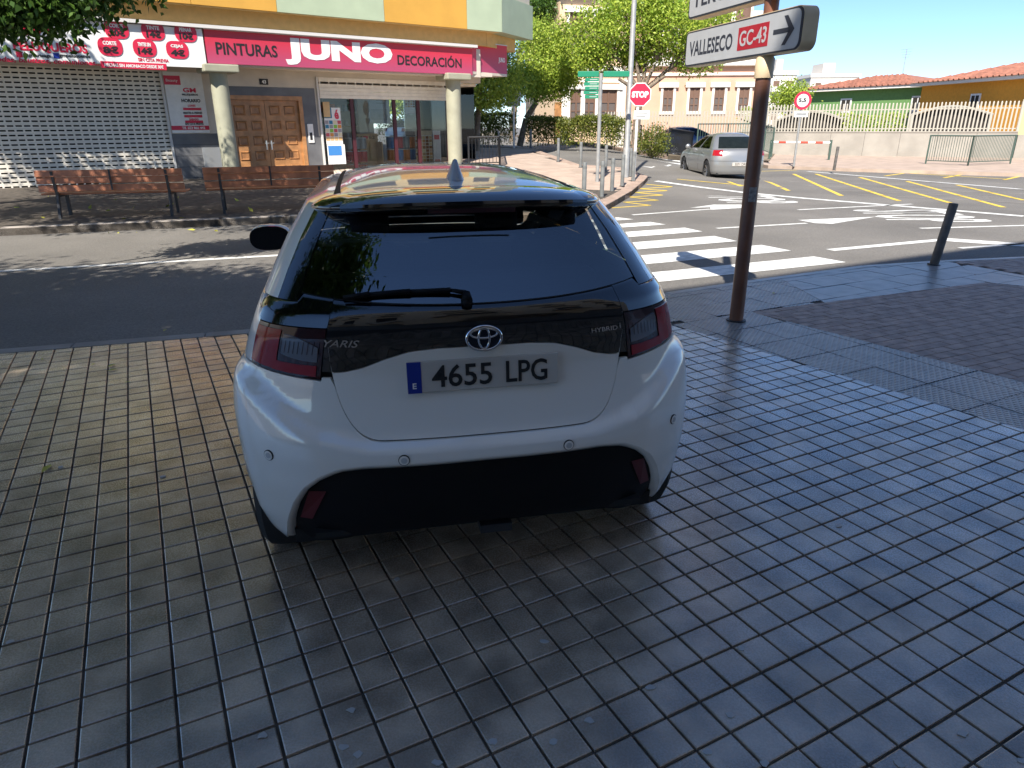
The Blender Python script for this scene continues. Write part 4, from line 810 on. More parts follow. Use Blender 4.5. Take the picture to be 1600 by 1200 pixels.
# bollards
def bollard(p, h, r, m, label, lean=(0, 0), group='grey bollards round the far pavement corner'):
    t = thing('bollard', label, 'bollard', p, 0, group); t.rotation_euler = (lean[0], lean[1], 0)
    mb = MB(); mb.lathe([(r,0),(r,h-.015),(r*.9,h),(0,h)], 20); mb.build('shaft', m, t, auto=40); mb = MB(); mb.lathe([(r*1.03,h*.84),(r*1.03,h*.9)], 20); mb.build('ring', m, t, smooth=True); mb = MB(); mb.lathe([(r*1.5,0),(r*1.45,.012),(r,.014)], 16); mb.build('foot', 'iron', t)
bollard(G(1459,414), .76, .052, 'bolldark', 'leaning dark bollard alone at the near pavement edge', (R(1), R(6)), 'single bollards')
nm = ['bollard nearest the car on the far pavement corner', 'second bollard along the reddish kerb, left of the green signpost foot', 'third bollard along the reddish kerb, right of the green signpost', 'fourth bollard along the reddish kerb, by the lamp post', 'bollard touching the lamp post on its right', 'bollard just left of the white stop sign pole',
      'bollard behind the green signpost by the far crossing', 'second bollard from the green signpost along the far crossing', 'third bollard along the far crossing, mid pavement', 'leftmost bollard by the white street name post']
for i, (px, py) in enumerate(((912,312), (940,308), (956,299), (972,291), (984,276), (989,283), (946,269), (907,262), (872,256), (829,248))):
    bollard(G(px, py, FZ if py > 0 else 0), .8, .05, 'bollard', nm[i])
bollard(G(1303,266, .09), .82, .05, 'bolldark', 'short grey bollard standing at the kerb right of the speed sign', (0, R(1.5)), 'single bollards')
# lamp post, stop sign, green signs, street name post
def pole(name, label, cat, base, h, r, m, n=16):
    t = thing(name, label, cat, base); mb = MB(); mb.lathe([(r*1.02,0),(r,h),(0,h)], n); mb.build('pole', m, t, auto=40); return t
b = G(977,277, FZ); t = thing('lamp_post', 'tall grey lamp post rising out of the picture behind the stop sign', 'lamp post', b); mb = MB(); mb.lathe([(.1,0),(.095,.8),(.075,.85),(.06,8.5),(0,8.5)], 18); mb.build('pole', 'galv', t, auto=40)
mb = MB(); mb.tube((0,0,8.4), (-1.2,-.8,8.9), .045, .04, 8); mb.build('arm', 'galv', t); part('lantern', 'galv', t, (-1.75, -1.1, -1.1, -.75, 8.85, 9.0), bevel=.04)
b = G(990,283, FZ); hS = UPX(999,160, b); t = pole('stop_sign', 'red octagonal stop sign on white pole at the kerb tip', 'stop sign', b, hS-.1, .036, 'white')
def octa(r, y0, y1, m, nme): mb = MB(); mb.prism([(r*math.cos(R(22.5+45*i)), r*math.sin(R(22.5+45*i))) for i in range(8)], y0, y1); o = mb.build(nme, m, t); o.matrix_local = TR(.04, 0, hS) @ FRONT; return o
octa(.315, .04, .05, 'white', 'sign_back'); octa(.29, .0501, .053, 'signred', 'sign_face'); text('lettering', 'STOP', .2, 'white', t, TR(.04, -.055, hS) @ FRONT, w=.45, h=.16, bold=.012, ext=.001); part('plate_below', 'white', t, (-.1, .32, -.05, -.037, hS-.62, hS-.4)); part('plate_print', 'galv', t, (-.04, .28, -.053, -.0501, hS-.5, hS-.47), (-.04, .22, -.053, -.0501, hS-.57, hS-.54))
b = G(933,284, FZ); hS = UPX(938,133, b); t = pole('street_direction_signs', 'grey pole with green finger signs left of the stop sign', 'sign post', b, hS+.1, .05, 'galv')
for i, (x0, x1, z) in enumerate(((-.62,-.06,.08), (.06,.75,.08))): part('finger_sign', 'signgreen', t, (x0, x1, -.03, .0, hS+z-.07, hS+z+.07), bevel=.01)
for i in range(5): part('finger_sign', 'signgreen', t, (-.42-.03*(i % 2), -.06, -.05, -.02, hS-.1-i*.105, hS-.015-i*.105))
for i in range(5): part('print', 'signgrey', t, (-.3, -.1, -.053, -.0501, hS-.065-i*.105, hS-.05-i*.105))
b = G(803,247, FZ); t = pole('street_name_post', 'white street name post with pale board left of the side street', 'sign post', b, 2.5, .04, 'white'); part('name_board', 'signgrey', t, (-.32, .3, -.05, -.041, 1.75, 2.5))
b = G(1240,260, .09); hS = UPX(1256,161, b); t = pole('limit_sign', 'round white limit sign with red ring on tilted grey pole before the wall', 'road sign', b, hS, .04, 'galv'); dx = .0
def disc(r, y0, y1, m, nme): mb = MB(); mb.tube((dx, -y0, hS), (dx, -y1, hS), r, r, 32); mb.build(nme, m, t, auto=40)
disc(.33, .045, .06, 'signred', 'red_ring'); disc(.235, .0601, .064, 'white', 'sign_face'); text('lettering', '5,5', .2, 'ink', t, TR(dx-.02, -.067, hS) @ FRONT, w=.3, h=.17, bold=.01, ext=.001); part('plate_below', 'white', t, (dx-.27, dx+.27, -.06, -.045, hS-.6, hS-.38)); part('plate_print', 'galv', t, (dx-.2, dx+.2, -.064, -.0601, hS-.53, hS-.45))
# benches
def bench(label, p, q):
    a, c = G(*p, FZ), G(*q, FZ); d = c-a; t = thing('bench', label, 'bench', (a+c)/2, math.atan2(d.y, d.x), 'slatted benches with their backs to the street'); L = d.length/2+.28
    for i, (z, y, tl) in enumerate(((.82,.0,.16), (.70,.018,.14), (.56,.04,.12))):
        mb = MB(); mb.box(-L, L, -.016, .016, -.058, .058); o = mb.build('back_slat', 'wood', t, bevel=.008); o.location = (0, y+.03, z-.02); o.rotation_euler = (R(-8), 0, 0)
    for i in range(4):
        mb = MB(); mb.box(-L, L, .11+i*.105, .2+i*.105, .425, .455); mb.build('seat_slat', 'wood', t, bevel=.008)
    for s_ in (-1, 1):
        x = s_*(L-.28); mb = MB(); P = [(-.06,0),(.0,.0),(.11,.42),(.03,.84),(-.0,.84),(.05,.42)]
        vs = [(x-.022, y, z) for y, z in P]+[(x+.022, y, z) for y, z in P]; n_f = len(P); mb.add(vs, [tuple(range(n_f)), tuple(range(n_f, 2*n_f))[::-1]]+[(i, n_f+i, n_f+(i+1) % n_f, (i+1) % n_f) for i in range(n_f)])
        mb.box(x-.022, x+.022, .09, .56, .385, .424); mb.box(x-.022, x+.022, .46, .53, 0, .385); mb.build('leg', 'iron', t)
    part('centre_strap', 'iron', t, (-.015, .015, .0, .014, .5, .86))
bench('brown slatted bench in front of the closed slatted shutter', (96,343), (270,338)); bench('brown slatted bench in front of the wooden entrance door', (351,334), (505,328))
g = G(158,312, FZ); t = part('drain_grate', 'iron', None, (-.5, .5, -.09, .09, 0, .006)); t.location = g; t.rotation_euler = (0, 0, FR); tag(t, 'dark drain grate in the pavers behind the first bench', 'grate')
g = G(3,298, FZ); t = thing('waste_bin', 'dark grey post bin at the left edge by the shutter', 'bin', g+Vector((-.25, .3, 0)), FR); part('body', 'greyclad', t, (-.28, .28, -.2, .2, .06, 1.15), bevel=.03); part('cap', 'iron', t, (-.3, .3, -.22, .22, 1.152, 1.22), bevel=.02); part('foot', 'iron', t, (-.2, .2, -.15, .15, 0, .058))
# railings
def railing(name, label, pts, h, m, n_post, gap=.12, tops=True, r=.022, group=None):
    o = thing(name, label, 'railing', pts[0], 0, group); p0 = Vector(pts[0])
    for a, c in zip(pts, pts[1:]):
        a, c = Vector(a)-p0, Vector(c)-p0; L = (c-a).length; up = Vector((0,0,1))
        mb = MB(); mb.tube(a+up*h, c+up*h, r*1.2, None, 8); mb.build('top_rail', m, o); mb = MB(); mb.tube(a+up*.14, c+up*.14, r*.8, None, 6); mb.build('bottom_rail', m, o)
        for i in range(n_post+1):
            q = a+(c-a)*i/n_post; mb = MB(); mb.tube(q, q+up*(h+.02), r*1.5, None, 8); mb.build('post', m, o)
        k = int(L/gap); pk = None
        for i in range(1, k):
            q = a+(c-a)*i/k
            if pk is None: mb = MB(); mb.tube((0,0,.14), (0,0,h), r*.5, None, 5, False); pk = mb.build('baluster', m, o)
            else: pk = pk.copy(); COL.objects.link(pk); pk.parent = o
            pk.location = q
    return o
railing('railing', 'grey green railing with balusters standing free on the right pavement', [G(1446,256, .09), G(1512,259, .09), G(1578,256, .09)], 1.12, 'greenrail', 1, .1)
railing('railing', 'dark railing on the bed between the round bush and the silver car', [G(1043,244, .14), G(1088,243, .14)], 1.15, 'blackrail', 1, .12)
railing('railing', 'long dark railing along the ramp behind the silver car', [AT(1088,236, 33.), AT(1180,235, 33.5), AT(1205,245, 31.)], 1.15, 'greenrail', 2, .12)
railing('railing', 'short black railing round the tree by the shop corner', [G(733,262, FZ), G(781,261, FZ), G(779,254, FZ)], .95, 'blackrail', 1, .11)
railing('railing', 'black railing behind the lamp post beside the hedge', [AT(975,232, 36), AT(1000,233, 36)], 1.1, 'blackrail', 1, .12)
a, c = AT(1205,222, 34.5), AT(1297,223, 34.2); t = thing('barrier', 'red and white barrier bar between a railing and a green post before the wall', 'barrier', a); d = c-a
for i in range(8):
    mb = MB(); mb.tube(d*(i/8), d*((i+1)/8-.002), .05, None, 8); mb.build('bar_section', 'orange' if i in (1, 4, 6) else 'white', t)
mb = MB(); q = d; mb.tube(q-Vector((-.05,0,.95)), q+Vector((.05,0,.12)), .05, None, 10); mb.build('end_post', 'greenrail', t); mb = MB(); mb.tube((0,0,-.95), (0,0,.1), .05, None, 10); mb.build('end_post', 'greenrail', t)

# ================================================================== WALL, FENCE, HOUSES
wa, wc = Vector((*wl0, .0)), Vector((*wl1, .0)); wd = (wc-wa).normalized(); we = wa+wd*(wc-wa).length*1.0; ws = wa-wd*2.; WL = (we-ws).length; wr = math.atan2(wd.y, wd.x)
hw = UPX(1400,207, (wa+wc)/2)
t = thing('boundary_wall', 'long low pale concrete wall under the picket fence', 'wall', ws, wr)
for i in range(8): part('wall_section', 'concrete', t, (WL*i/8+.006, WL*(i+1)/8-.006, 0, .3, .05, hw)); part('plinth', 'concrete', t, (WL*i/8+.006, WL*(i+1)/8-.006, -.06, -.001, .05, .38))
part('coping', 'concrete', t, (0, WL, -.03, .33, hw+.001, hw+.06))
t = thing('boundary_wall', 'cream end wall beyond the picket fence at the right edge', 'wall', we+wd*.02, wr); part('wall_section', 'concrete', t, (0, 9, 0, .3, .05, hw-.1)); part('gate_pier', 'housecream', t, (0, 9, .32, .8, .05, hw+1.35))
text('lettering', 'S.A.', .3, 'ink', t, TR(.75, -.004, hw-.45) @ FRONT, h=.16, w=.4)
t = thing('picket_fence', 'cream metal picket fence standing on the long concrete wall', 'fence', ws+Vector((0,0,hw+.06)), wr); fh = UPX(1400,162, (wa+wc)/2)-hw-.06
part('rail', 'fence', t, (0, WL, .13, .17, .1, .15)); part('rail', 'fence', t, (0, WL, .13, .17, fh-.3, fh-.25)); npk = int(WL/.165); mb = MB(); mb.box(-.035, .035, .09, .129, 0, fh); mb.add([(-.035,.09,fh),(.035,.09,fh),(.035,.129,fh),(-.035,.129,fh),(0,.11,fh+.05)], [(0,1,4),(1,2,4),(2,3,4),(3,0,4)]); pk = mb.build('picket', 'fence', t); pk.location = (.08, 0, 0)
for i in range(1, npk): o = pk.copy(); COL.objects.link(o); o.parent = t; o.location = (.08+i*WL/npk, 0, 0)
part('end_post', 'fence', t, (WL-.1, WL, .05, .25, 0, fh+.1))
# second fence in front of the pink building
a, c = AT(945,207, 44), AT(1215,206, 42); d = c-a; L = d.length; t = thing('picket_fence', 'white picket fence in front of the pink building', 'fence', (a.x, a.y, .2), math.atan2(d.y, d.x)); f2 = UPX(1080,174, a)-.2
part('rail', 'fence', t, (0, L, .05, .09, .3, .36)); part('rail', 'fence', t, (0, L, .05, .09, f2-.3, f2-.25)); part('base_wall', 'concrete', t, (0, L, -.0, .2, -.2, .18)); npk = int(L/.17); mb = MB(); mb.box(-.035, .035, .0, .049, .181, f2); pk = mb.build('picket', 'fence', t)
for i in range(1, npk): o = pk.copy(); COL.objects.link(o); o.parent = t; o.location = (i*L/npk, 0, 0)
# pink building
YB = 50.; M['oldpane'] = mat('old_pane', (.13,.1,.085), .2)
def B(px, py): return AT(px, py, YB)
t = thing('pink_building', 'pink rendered building with white framed tall windows and cornices', 'building', (B(985,190).x, YB, 0), R(-2)); ox = B(985,190).x; xr = B(1182,100).x-ox; xl = B(975,100).x-ox; zc1 = B(1100,104).z; zc2 = zc1+4.6
part('wall', 'pink', t, (xl-1.2, xr, 0, 10, 0, zc1)); part('cornice', 'trim', t, (xl-1.3, xr+.2, -.35, 10, zc1+.001, zc1+.35), bevel=.06); part('string_course', 'trim', t, (xl-1.25, xr+.05, -.12, -.001, zc1-.55, zc1-.4)); part('upper_wall', 'pink', t, (xl-1.2, xr-1.5, .6, 10, zc1+.351, zc2)); part('cornice', 'trim', t, (xl-1.3, xr-1.4, .3, 10, zc2+.001, zc2+.4)); part('pilaster', 'trim', t, (xl-1.1, xl-.2, -.2, -.001, 0, zc1-.56))
br = part('balustrade', 'trim', t, (xl-1.2, xr, -.1, .1, zc1+1.25, zc1+1.4)); 
for i in range(40): mb = MB(); x = xl-1+i*(xr-xl+.8)/40; mb.tube((x, 0, zc1+.352), (x, 0, zc1+1.249), .09, .07, 6, False); mb.build('baluster', 'trim', br)
def win(par, x, z0, z1, w, y=0.):
    f = part('window', 'oldpane', par, (x-w/2, x+w/2, y-.04, y-.002, z0, z1)); part('surround', 'trim', f, (x-w/2-.15, x-w/2-.0, y-.14, y-.001, z0-.2, z1+.0), (x+w/2, x+w/2+.15, y-.14, y-.001, z0-.2, z1+.0), (x-w/2-.3, x+w/2+.3, y-.22, y-.001, z1+.001, z1+.3), (x-w/2, x+w/2, y-.14, y-.041, z0-.2, z0))
    part('sash', 'sash', f, (x-w/2, x-w/2+.09, y-.08, y-.041, z0, z1), (x+w/2-.09, x+w/2, y-.08, y-.041, z0, z1), (x-.05, x+.05, y-.08, y-.041, z0, z1), (x-w/2+.09, x-.05, y-.08, y-.041, z0+(z1-z0)*.55, z0+(z1-z0)*.6), (x+.05, x+w/2-.09, y-.08, y-.041, z0+(z1-z0)*.55, z0+(z1-z0)*.6), (x-w/2+.09, x-.05, y-.08, y-.041, z0+(z1-z0)*.25, z0+(z1-z0)*.29), (x+.05, x+w/2-.09, y-.08, y-.041, z0+(z1-z0)*.25, z0+(z1-z0)*.29))
    part('blind', 'sash', f, (x-w/2+.09, x+w/2-.09, y-.041, y-.0405, z0+(z1-z0)*.6, z1))
for px in (1043, 1084, 1122, 1160): win(t, B(px,150).x-ox, B(1043,174).z, B(1043,137).z, .68)
for px in (1043, 1084, 1122, 1150): win(t, B(px,150).x-ox, zc1+1.5, zc1+3.8, .95, .6)
YB2 = 46; t = thing('pink_wing', 'peach rounded wing of the pink building behind the hedge', 'building', (AT(930,190,YB2).x, YB2, 0), R(14)); ox = AT(930,190,YB2).x; x0, x1 = AT(872,150,YB2).x-ox, AT(982,150,YB2).x-ox; zc1 = AT(930,112,YB2).z
M['peach'] = mat('peach_render', (.72,.52,.34), .9, var=.05, vscale=1)
part('wall', 'peach', t, (x0, x1, 0, 8, 0, zc1)); part('cornice', 'trim', t, (x0-.2, x1+.2, -.3, 8, zc1+.001, zc1+.3), bevel=.05); part('string_course', 'trim', t, (x0, x1, -.1, -.001, zc1-.6, zc1-.45)); part('upper_wall', 'peach', t, (x0, x1, .3, 8, zc1+.301, zc1+4.2)); part('cornice', 'trim', t, (x0-.2, x1+.2, -.2, 8, zc1+4.201, zc1+4.6))
for px in (898, 919, 951): win(t, AT(px,160,YB2).x-ox, AT(px,186,YB2).z, AT(px,140,YB2).z, .8 if px < 940 else 1.1)
for px in (898, 940): win(t, AT(px,160,YB2).x-ox, zc1+1.2, zc1+3.2, .9, .3)
for x in (x0+.1, x1-.5): part('pilaster', 'trim', t, (x, x+.4, -.12, -.001, 0, zc1-.61))
x = AT(876,160,YB2).x-ox; part('door', 'oak', t, (x-.5, x+.3, -.05, -.002, .2, 3.)); 
# houses with tiled roofs on the right
def house(label, name, P, Q, z1, deep, m, wins, roofh=1.05):
    a, c = Vector(P), Vector(Q); d = c-a; L = d.length; t = thing(name, label, 'house', (a.x, a.y, 0), math.atan2(d.y, d.x))
    part('wall', m, t, (0, L, 0, deep, 0, z1)); part('eaves', 'trim', t, (-.5, L+.5, -.6, deep+.6, z1+.001, z1+.22)); mb = MB(); e = .7; z = z1+.221
    mb.add([(-e,-e,z),(L+e,-e,z),(L+e,deep+e,z),(-e,deep+e,z),(deep*.45,deep/2,z+roofh),(L-deep*.45,deep/2,z+roofh)], [(0,1,5,4),(1,2,5),(2,3,4,5),(3,0,4)]); rf = mb.build('roof', 'rooftile', t)
    for i in range(int(L/.5)):
        x = .4+i*(L-.8)/int(L/.5); xa = min(max(x, deep*.45*0+x), L); k = min(1, x/(deep*.45), (L-x)/(deep*.45)); mb = MB(); mb.tube((x, -e, z+.02), (x, -e+(deep/2+e)*k, z+.02+roofh*k), .07, None, 5, False); mb.build('tile_row', 'rooftile', rf)
    for x, z0, z2, w in wins:
        f = part('window', 'white', t, (x-w/2, x+w/2, -.06, -.001, z0, z2)); part('pane', 'dark', f, (x-w/2+.12, x-.04, -.07, -.061, z0+(z2-z0)*.45, z2-.12), (x+.04, x+w/2-.12, -.07, -.061, z0+(z2-z0)*.45, z2-.12)); part('lower_pane', 'signgrey', f, (x-w/2+.12, x+w/2-.12, -.07, -.061, z0+.1, z0+(z2-z0)*.4))
    mb = MB(); mb.tube((L*.6, deep/2, z+roofh-.3), (L*.6, deep/2, z+roofh+1.9), .03, None, 5); 
    for k in range(4): mb.tube((L*.6-.5+.08*k, deep/2, z+roofh+1.9-.2*k), (L*.6+.5-.08*k, deep/2, z+roofh+1.9-.2*k), .018, None, 4)
    mb.build('aerial', 'galv', rf)
    return t, L
P_, Q_ = AT(1244,190,66), AT(1430,190,57); z1 = AT(1340,141,61.5).z
house('green two storey house with red tiled roof behind the picket fence', 'green_house', (P_.x, P_.y, 0), (Q_.x, Q_.y, 0), z1, 9, 'housegreen', [(x, z1-2.4, z1-.6, 1.) for x in (4.6, 10.6, 15.6)])
P_, Q_ = AT(1431,190,55), AT(1640,190,44); z1 = AT(1500,130,51).z
house('orange house with red tiled roof right of the green house', 'orange_house', (P_.x, P_.y, 0), (Q_.x, Q_.y, 0), z1, 8, 'houseorange', [(x, z1-2.6, z1-.7, .85) for x in (5.2, 10.8, 15.5)])
# arched canopies behind the fence
def canopy(label, px0, px1, pyt, pym, Y):
    a, c = AT(px0,pyt,Y), AT(px1,pyt,Y-2); d = c-a; L = d.length; t = thing('arched_canopy', label, 'canopy', (a.x, a.y, 0), math.atan2(d.y, d.x)); zt, zm = a.z, AT((px0+px1)/2,pym,Y-1).z; n = 14
    pr = [(L*i/n, zt+(zm-zt)*math.sin(math.pi*i/n)) for i in range(n+1)]; mb = MB(); mb.grid([[(x, 0, z), (x, 5, z)] for x, z in pr]); mb.build('roof_sheet', 'concrete', t, smooth=True)
    mb = MB(); P = [[(x, .02, z-.06) for x, z in pr], [(x, .02, z+.06) for x, z in pr]]; mb.grid(P); mb.build('arch_beam', 'fence', t); mb = MB(); P = [[(x, .4, .2) for x, z in pr], [(x, .4, z-.07) for x, z in pr]]; mb.grid(P); mb.build('dark_fill', 'dark', t)  # shade under the arch is put in as a flat dark sheet
    for x in (.1, L-.1): mb = MB(); mb.tube((x, .1, 0), (x, .1, zt), .09, None, 8); mb.build('post', 'fence', t)
canopy('white arched canopy behind the right part of the picket fence', 1422, 1552, 180, 166, 45); canopy('long low curved white canopy behind the left part of the picket fence', 1208, 1325, 190, 174, 46)
# distant flats
for i, (px0, px1, pyt, Y, lb) in enumerate(((1196,1236,117,150,'cream block of flats far away right of the brown post'), (1258,1332,121,165,'wide pale block of flats far away above the green house'), (1130,1185,26,110,'tall white flats with balconies above the pink building'))):
    a, c = AT(px0,190,Y), AT(px1,190,Y); zt = AT(px0,pyt,Y).z; t = thing('apartment_block', lb, 'building', (a.x, Y, 0)); L = c.x-a.x; part('wall', 'flat', t, (0, L, 0, 12, 0, zt)); part('parapet', 'trim', t, (-.2, L+.2, -.2, 12, zt+.001, zt+.7)); part('stair_head', 'flat', t, (L*.3, L*.55, 2, 8, zt+.701, zt+3))
    for fl in range(4):
        for k in range(max(2, int(L/3.5))): x = (k+.5)*L/max(2, int(L/3.5)); wn = part('window', 'sash', t, (x-.6, x+.6, -.05, -.001, zt-2.6-fl*3.1, zt-1.1-fl*3.1)); part('balcony', 'trim', wn, (x-1.1, x+1.1, -.9, -.051, zt-3.1-fl*3.1, zt-2.2-fl*3.1))
# building behind the camera that shades this pavement
N_ = Vector((-math.sin(R(27.5)), math.cos(R(27.5)), 0)); A_ = Vector((math.cos(R(27.5)), math.sin(R(27.5)), 0)); o0 = N_*-5.; ang = math.atan2(A_.y, A_.x); HB = 14.8
t = thing('near_building', 'tall beige building behind the viewer shading the near pavement', 'building', o0, ang)
part('wall', 'grease', t, (-13, 9.5, -12, 0, 3.4, HB)); part('ground_floor', 'greyclad', t, (-12.9, 9.4, -12, -.3, 0, 3.399)); part('roof_parapet', 'band', t, (-13.1, 9.6, -12, .12, HB+.001, HB+.2)); part('stair_head', 'grease', t, (4, 7, -5, -.5, HB+.201, HB+1.4))
for fl in range(3):
    for k in range(6): x = -12+k*3.7; wn = part('window', 'dark', t, (x, x+1.4, .001, .06, 4.2+fl*2.9, 5.9+fl*2.9)); part('balcony', 'cream', wn, (x-.4, x+1.8, .061, .7, 3.9+fl*2.9, 4.15+fl*2.9))
# cars standing further off
p = AT(1072,228, 38); street_car('dark blue parked car behind the dark railings by the pink building', (p.x-1.6, 38, .15), R(-80), 'bluecar')
p = AT(613,190, 41); street_car('white parked car seen through the paint shop window', (p.x, 41, T(0, 41)), R(-35), 'paint')

# ================================================================== TREES AND HEDGES
def leaves(name, m, par, pts, size, hang=0., kind=None):
    n = len(pts); pts = np.asarray(pts, float); a = rng.uniform(0, 2*np.pi, n); el = rng.uniform(-1.2, 1.2, n) if not hang else rng.normal(-hang, .35, n)
    d = np.stack([np.cos(a)*np.cos(el), np.sin(a)*np.cos(el), np.sin(el)], 1); r = rng.normal(size=(n, 3)); s_ = np.cross(d, r); s_ /= np.linalg.norm(s_, axis=1, keepdims=True)+1e-9; nn = np.cross(d, s_)
    L = size*rng.uniform(.7, 1.3, n)[:, None]; W = L*.26
    v = np.stack([pts, pts+d*L*.35+s_*W+nn*L*.04, pts+d*L, pts+d*L*.35-s_*W+nn*L*.04], 1).reshape(-1, 3)
    me = bpy.data.meshes.new(name); me.vertices.add(4*n); me.vertices.foreach_set('co', v.ravel().astype(np.float32)); me.loops.add(4*n); me.loops.foreach_set('vertex_index', np.arange(4*n, dtype=np.int32))
    me.polygons.add(n); me.polygons.foreach_set('loop_start', np.arange(0, 4*n, 4, dtype=np.int32)); me.update(); me.validate(); me.materials.append(M[m]); o = bpy.data.objects.new(name, me); COL.objects.link(o); o.parent = par; return o
def clumps(c, rad, ncl, per, spread):
    """leaf positions: clumps scattered through an ellipsoid shell, so that gaps stay open"""
    out = []
    for _ in range(ncl):
        v = rng.normal(size=3); v /= np.linalg.norm(v); k = rng.uniform(.35, 1.)**.6; p = np.array(c)+v*np.array(rad)*k; out.append(p+rng.normal(size=(per, 3))*spread*np.array([1, 1, .7]))
    return np.concatenate(out)
def tree(name, label, base, trunk, limbs, crowns, m, leaf, per=60, hang=0.):
    t = thing(name, label, 'tree', base); mb = MB(); P = [Vector(p) for p in trunk]; rads = [p[3] for p in limbs[0]] if 0 else None
    r0 = limbs[0]
    for i, (a, c) in enumerate(zip(P, P[1:])): mb.tube(a, c, r0*(1-.12*i), r0*(1-.12*(i+1)), 10, False)
    mb.build('trunk', 'bark', t, smooth=True)
    for (c, rd, ncl) in crowns:
        mb = MB(); mb.tube(P[-1]-(P[-1]-P[-2])*.3, (P[-1]+Vector(c))/2+Vector((rng.uniform(-.2,.2), rng.uniform(-.2,.2), -.2)), r0*.55, r0*.35, 7, False); mid = (P[-1]+Vector(c))/2
        for k in range(5): v = Vector((rng.normal(), rng.normal(), abs(rng.normal())*.6)).normalized(); mb.tube(mid, Vector(c)+Vector((v.x*rd[0], v.y*rd[1], v.z*rd[2]))*.7, r0*.3, r0*.07, 5, False)
        mb.build('limb', 'bark', t, smooth=True)
    pts = np.concatenate([clumps(c, rd, ncl, per, leaf*2.2) for c, rd, ncl in crowns]); leaves('crown', m, t, pts, leaf, hang); return t
# near ficus left of the picture
fb = Vector((-8.6, 2.3, 0)); fc = lambda px, py, Y: tuple(AT(px, py, Y)-fb)
t = tree('ficus_tree', 'dark leafy ficus hanging into the top left corner over the street', fb, [(0,0,0), (.1,0,1.2), (.2,.1,2.6)], [.26], [((.6,-.7,5.4), (4.6,2.0,1.3), 520), ((4.6,-.6,5.4), (2.4,1.9,1.2), 230)], 'ficus', .13, 90, .3)
pts = np.concatenate([clumps(fc(*c), r_, n_c, 60, .13) for c, r_, n_c in (((-20,-20,7.6), (.75,.6,.42), 60), ((50,-28,7.8), (.6,.6,.4), 50), ((105,-40,8.), (.55,.6,.4), 40), ((150,-62,8.2), (.5,.6,.42), 34), ((200,-85,8.3), (.45,.6,.42), 16))]); leaves('hanging_branches', 'ficus', t, pts, .085, .7); mb = MB()
for px, py in ((10,-60), (90,-70), (170,-90)): mb.tube((.2,.1,2.6+1.5), fc(px, py, 7.9), .06, .015, 6, False)
mb.build('branches', 'bark', t)
tree('ficus_tree', 'ficus standing in the pit on the far pavement at the left edge', (-11.9, 13.2, .1), [(0,0,0), (.2,-.3,2.0), (.6,-.8,4.0)], [.2], [((2.2,-2.6,6.1), (2.8,2.0,1.2), 110), ((5.2,-2.8,6.2), (2.6,1.8,1.1), 105), ((7.8,-2.4,6.4), (1.9,1.5,1.), 70), ((2.6,-4.9,6.1), (3.,1.6,1.1), 110), ((6.0,-4.9,6.2), (2.2,1.5,1.1), 85), ((.8,.5,6.3), (3.4,1.7,1.1), 120), ((4.6,.2,6.5), (2.2,1.6,1.), 70)], 'ficus', .13, 80, .3)  # crowns out of view, stretched over the road to shade benches and shop front
# trees round the side street
def tr(name, label, px, py, Y, trunk_px, crowns, m, leaf, r0, per=50):
    b = AT(px, py, Y); b.z = max(T(b.x, b.y), .1)+.05; f_ = lambda q, dy=0: tuple(AT(q[0], q[1], Y+dy)-b)
    tree(name, label, b, [(0,0,0)]+[f_(q) for q in trunk_px], [r0], [(f_(c[:2], c[3] if len(c) > 3 else 0), tuple(k/(1077/Y) for k in c[2]), c[4]) for c in crowns], m, leaf, per)
tr('corner_tree', 'small dark tree with pale trunk right of the shop corner column', 745, 232, 31, [(746,200), (748,165)], [(752,138,(38,40,26),0,60), (785,135,(30,30,22),1,50), (765,100,(42,40,30),2,60)], 'lime', .13, .14, 70)
tr('far_street_tree', 'green tree seen through the right part of the paint shop window', 640, 205, 46, [(642,180), (644,165)], [(645,145,(34,36,26),0,70), (615,150,(30,30,24),1,60), (675,150,(30,30,24),1,60)], 'lime', .2, .16, 60)
tr('leaning_tree', 'light green tree with leaning twisted trunk left of the peach wing', 812, 206, 38, [(822,185), (838,160), (834,140)], [(850,110,(40,50,32),0,80), (885,100,(30,40,28),0,60), (850,65,(46,50,30),1,80), (825,130,(28,30,22),-1,40), (860,135,(30,30,18),0,36)], 'lime', .14, .17, 80)
tr('street_tree', 'large feathery green tree with forked trunk behind the stop sign', 992, 232, 35, [(996,180), (1000,152), (1003,142)], [(935,50,(40,50,34),0,52), (985,30,(50,50,36),0,64), (1050,45,(52,50,34),0,64), (1085,80,(32,40,24),0,55), (1000,85,(40,40,16),1,45), (925,90,(24,30,16),0,30), (1020,5,(70,60,24),1,70), (1110,40,(30,40,26),1,40)], 'jac', .14, .2, 80)
tr('dark_tree', 'dark leafy tree crown above the corner of the yellow building', 800, 206, 48, [(805,150), (812,80)], [(830,15,(44,50,26),0,70), (862,12,(30,40,20),0,40)], 'ficus', .19, .2, 80)
tr('garden_tree', 'small bright tree behind the fence right of the brown post', 1235, 190, 60, [(1234,170), (1234,160)], [(1235,148,(24,24,18),0,50), (1222,158,(14,14,12),0,20)], 'lime', .2, .12, 40)
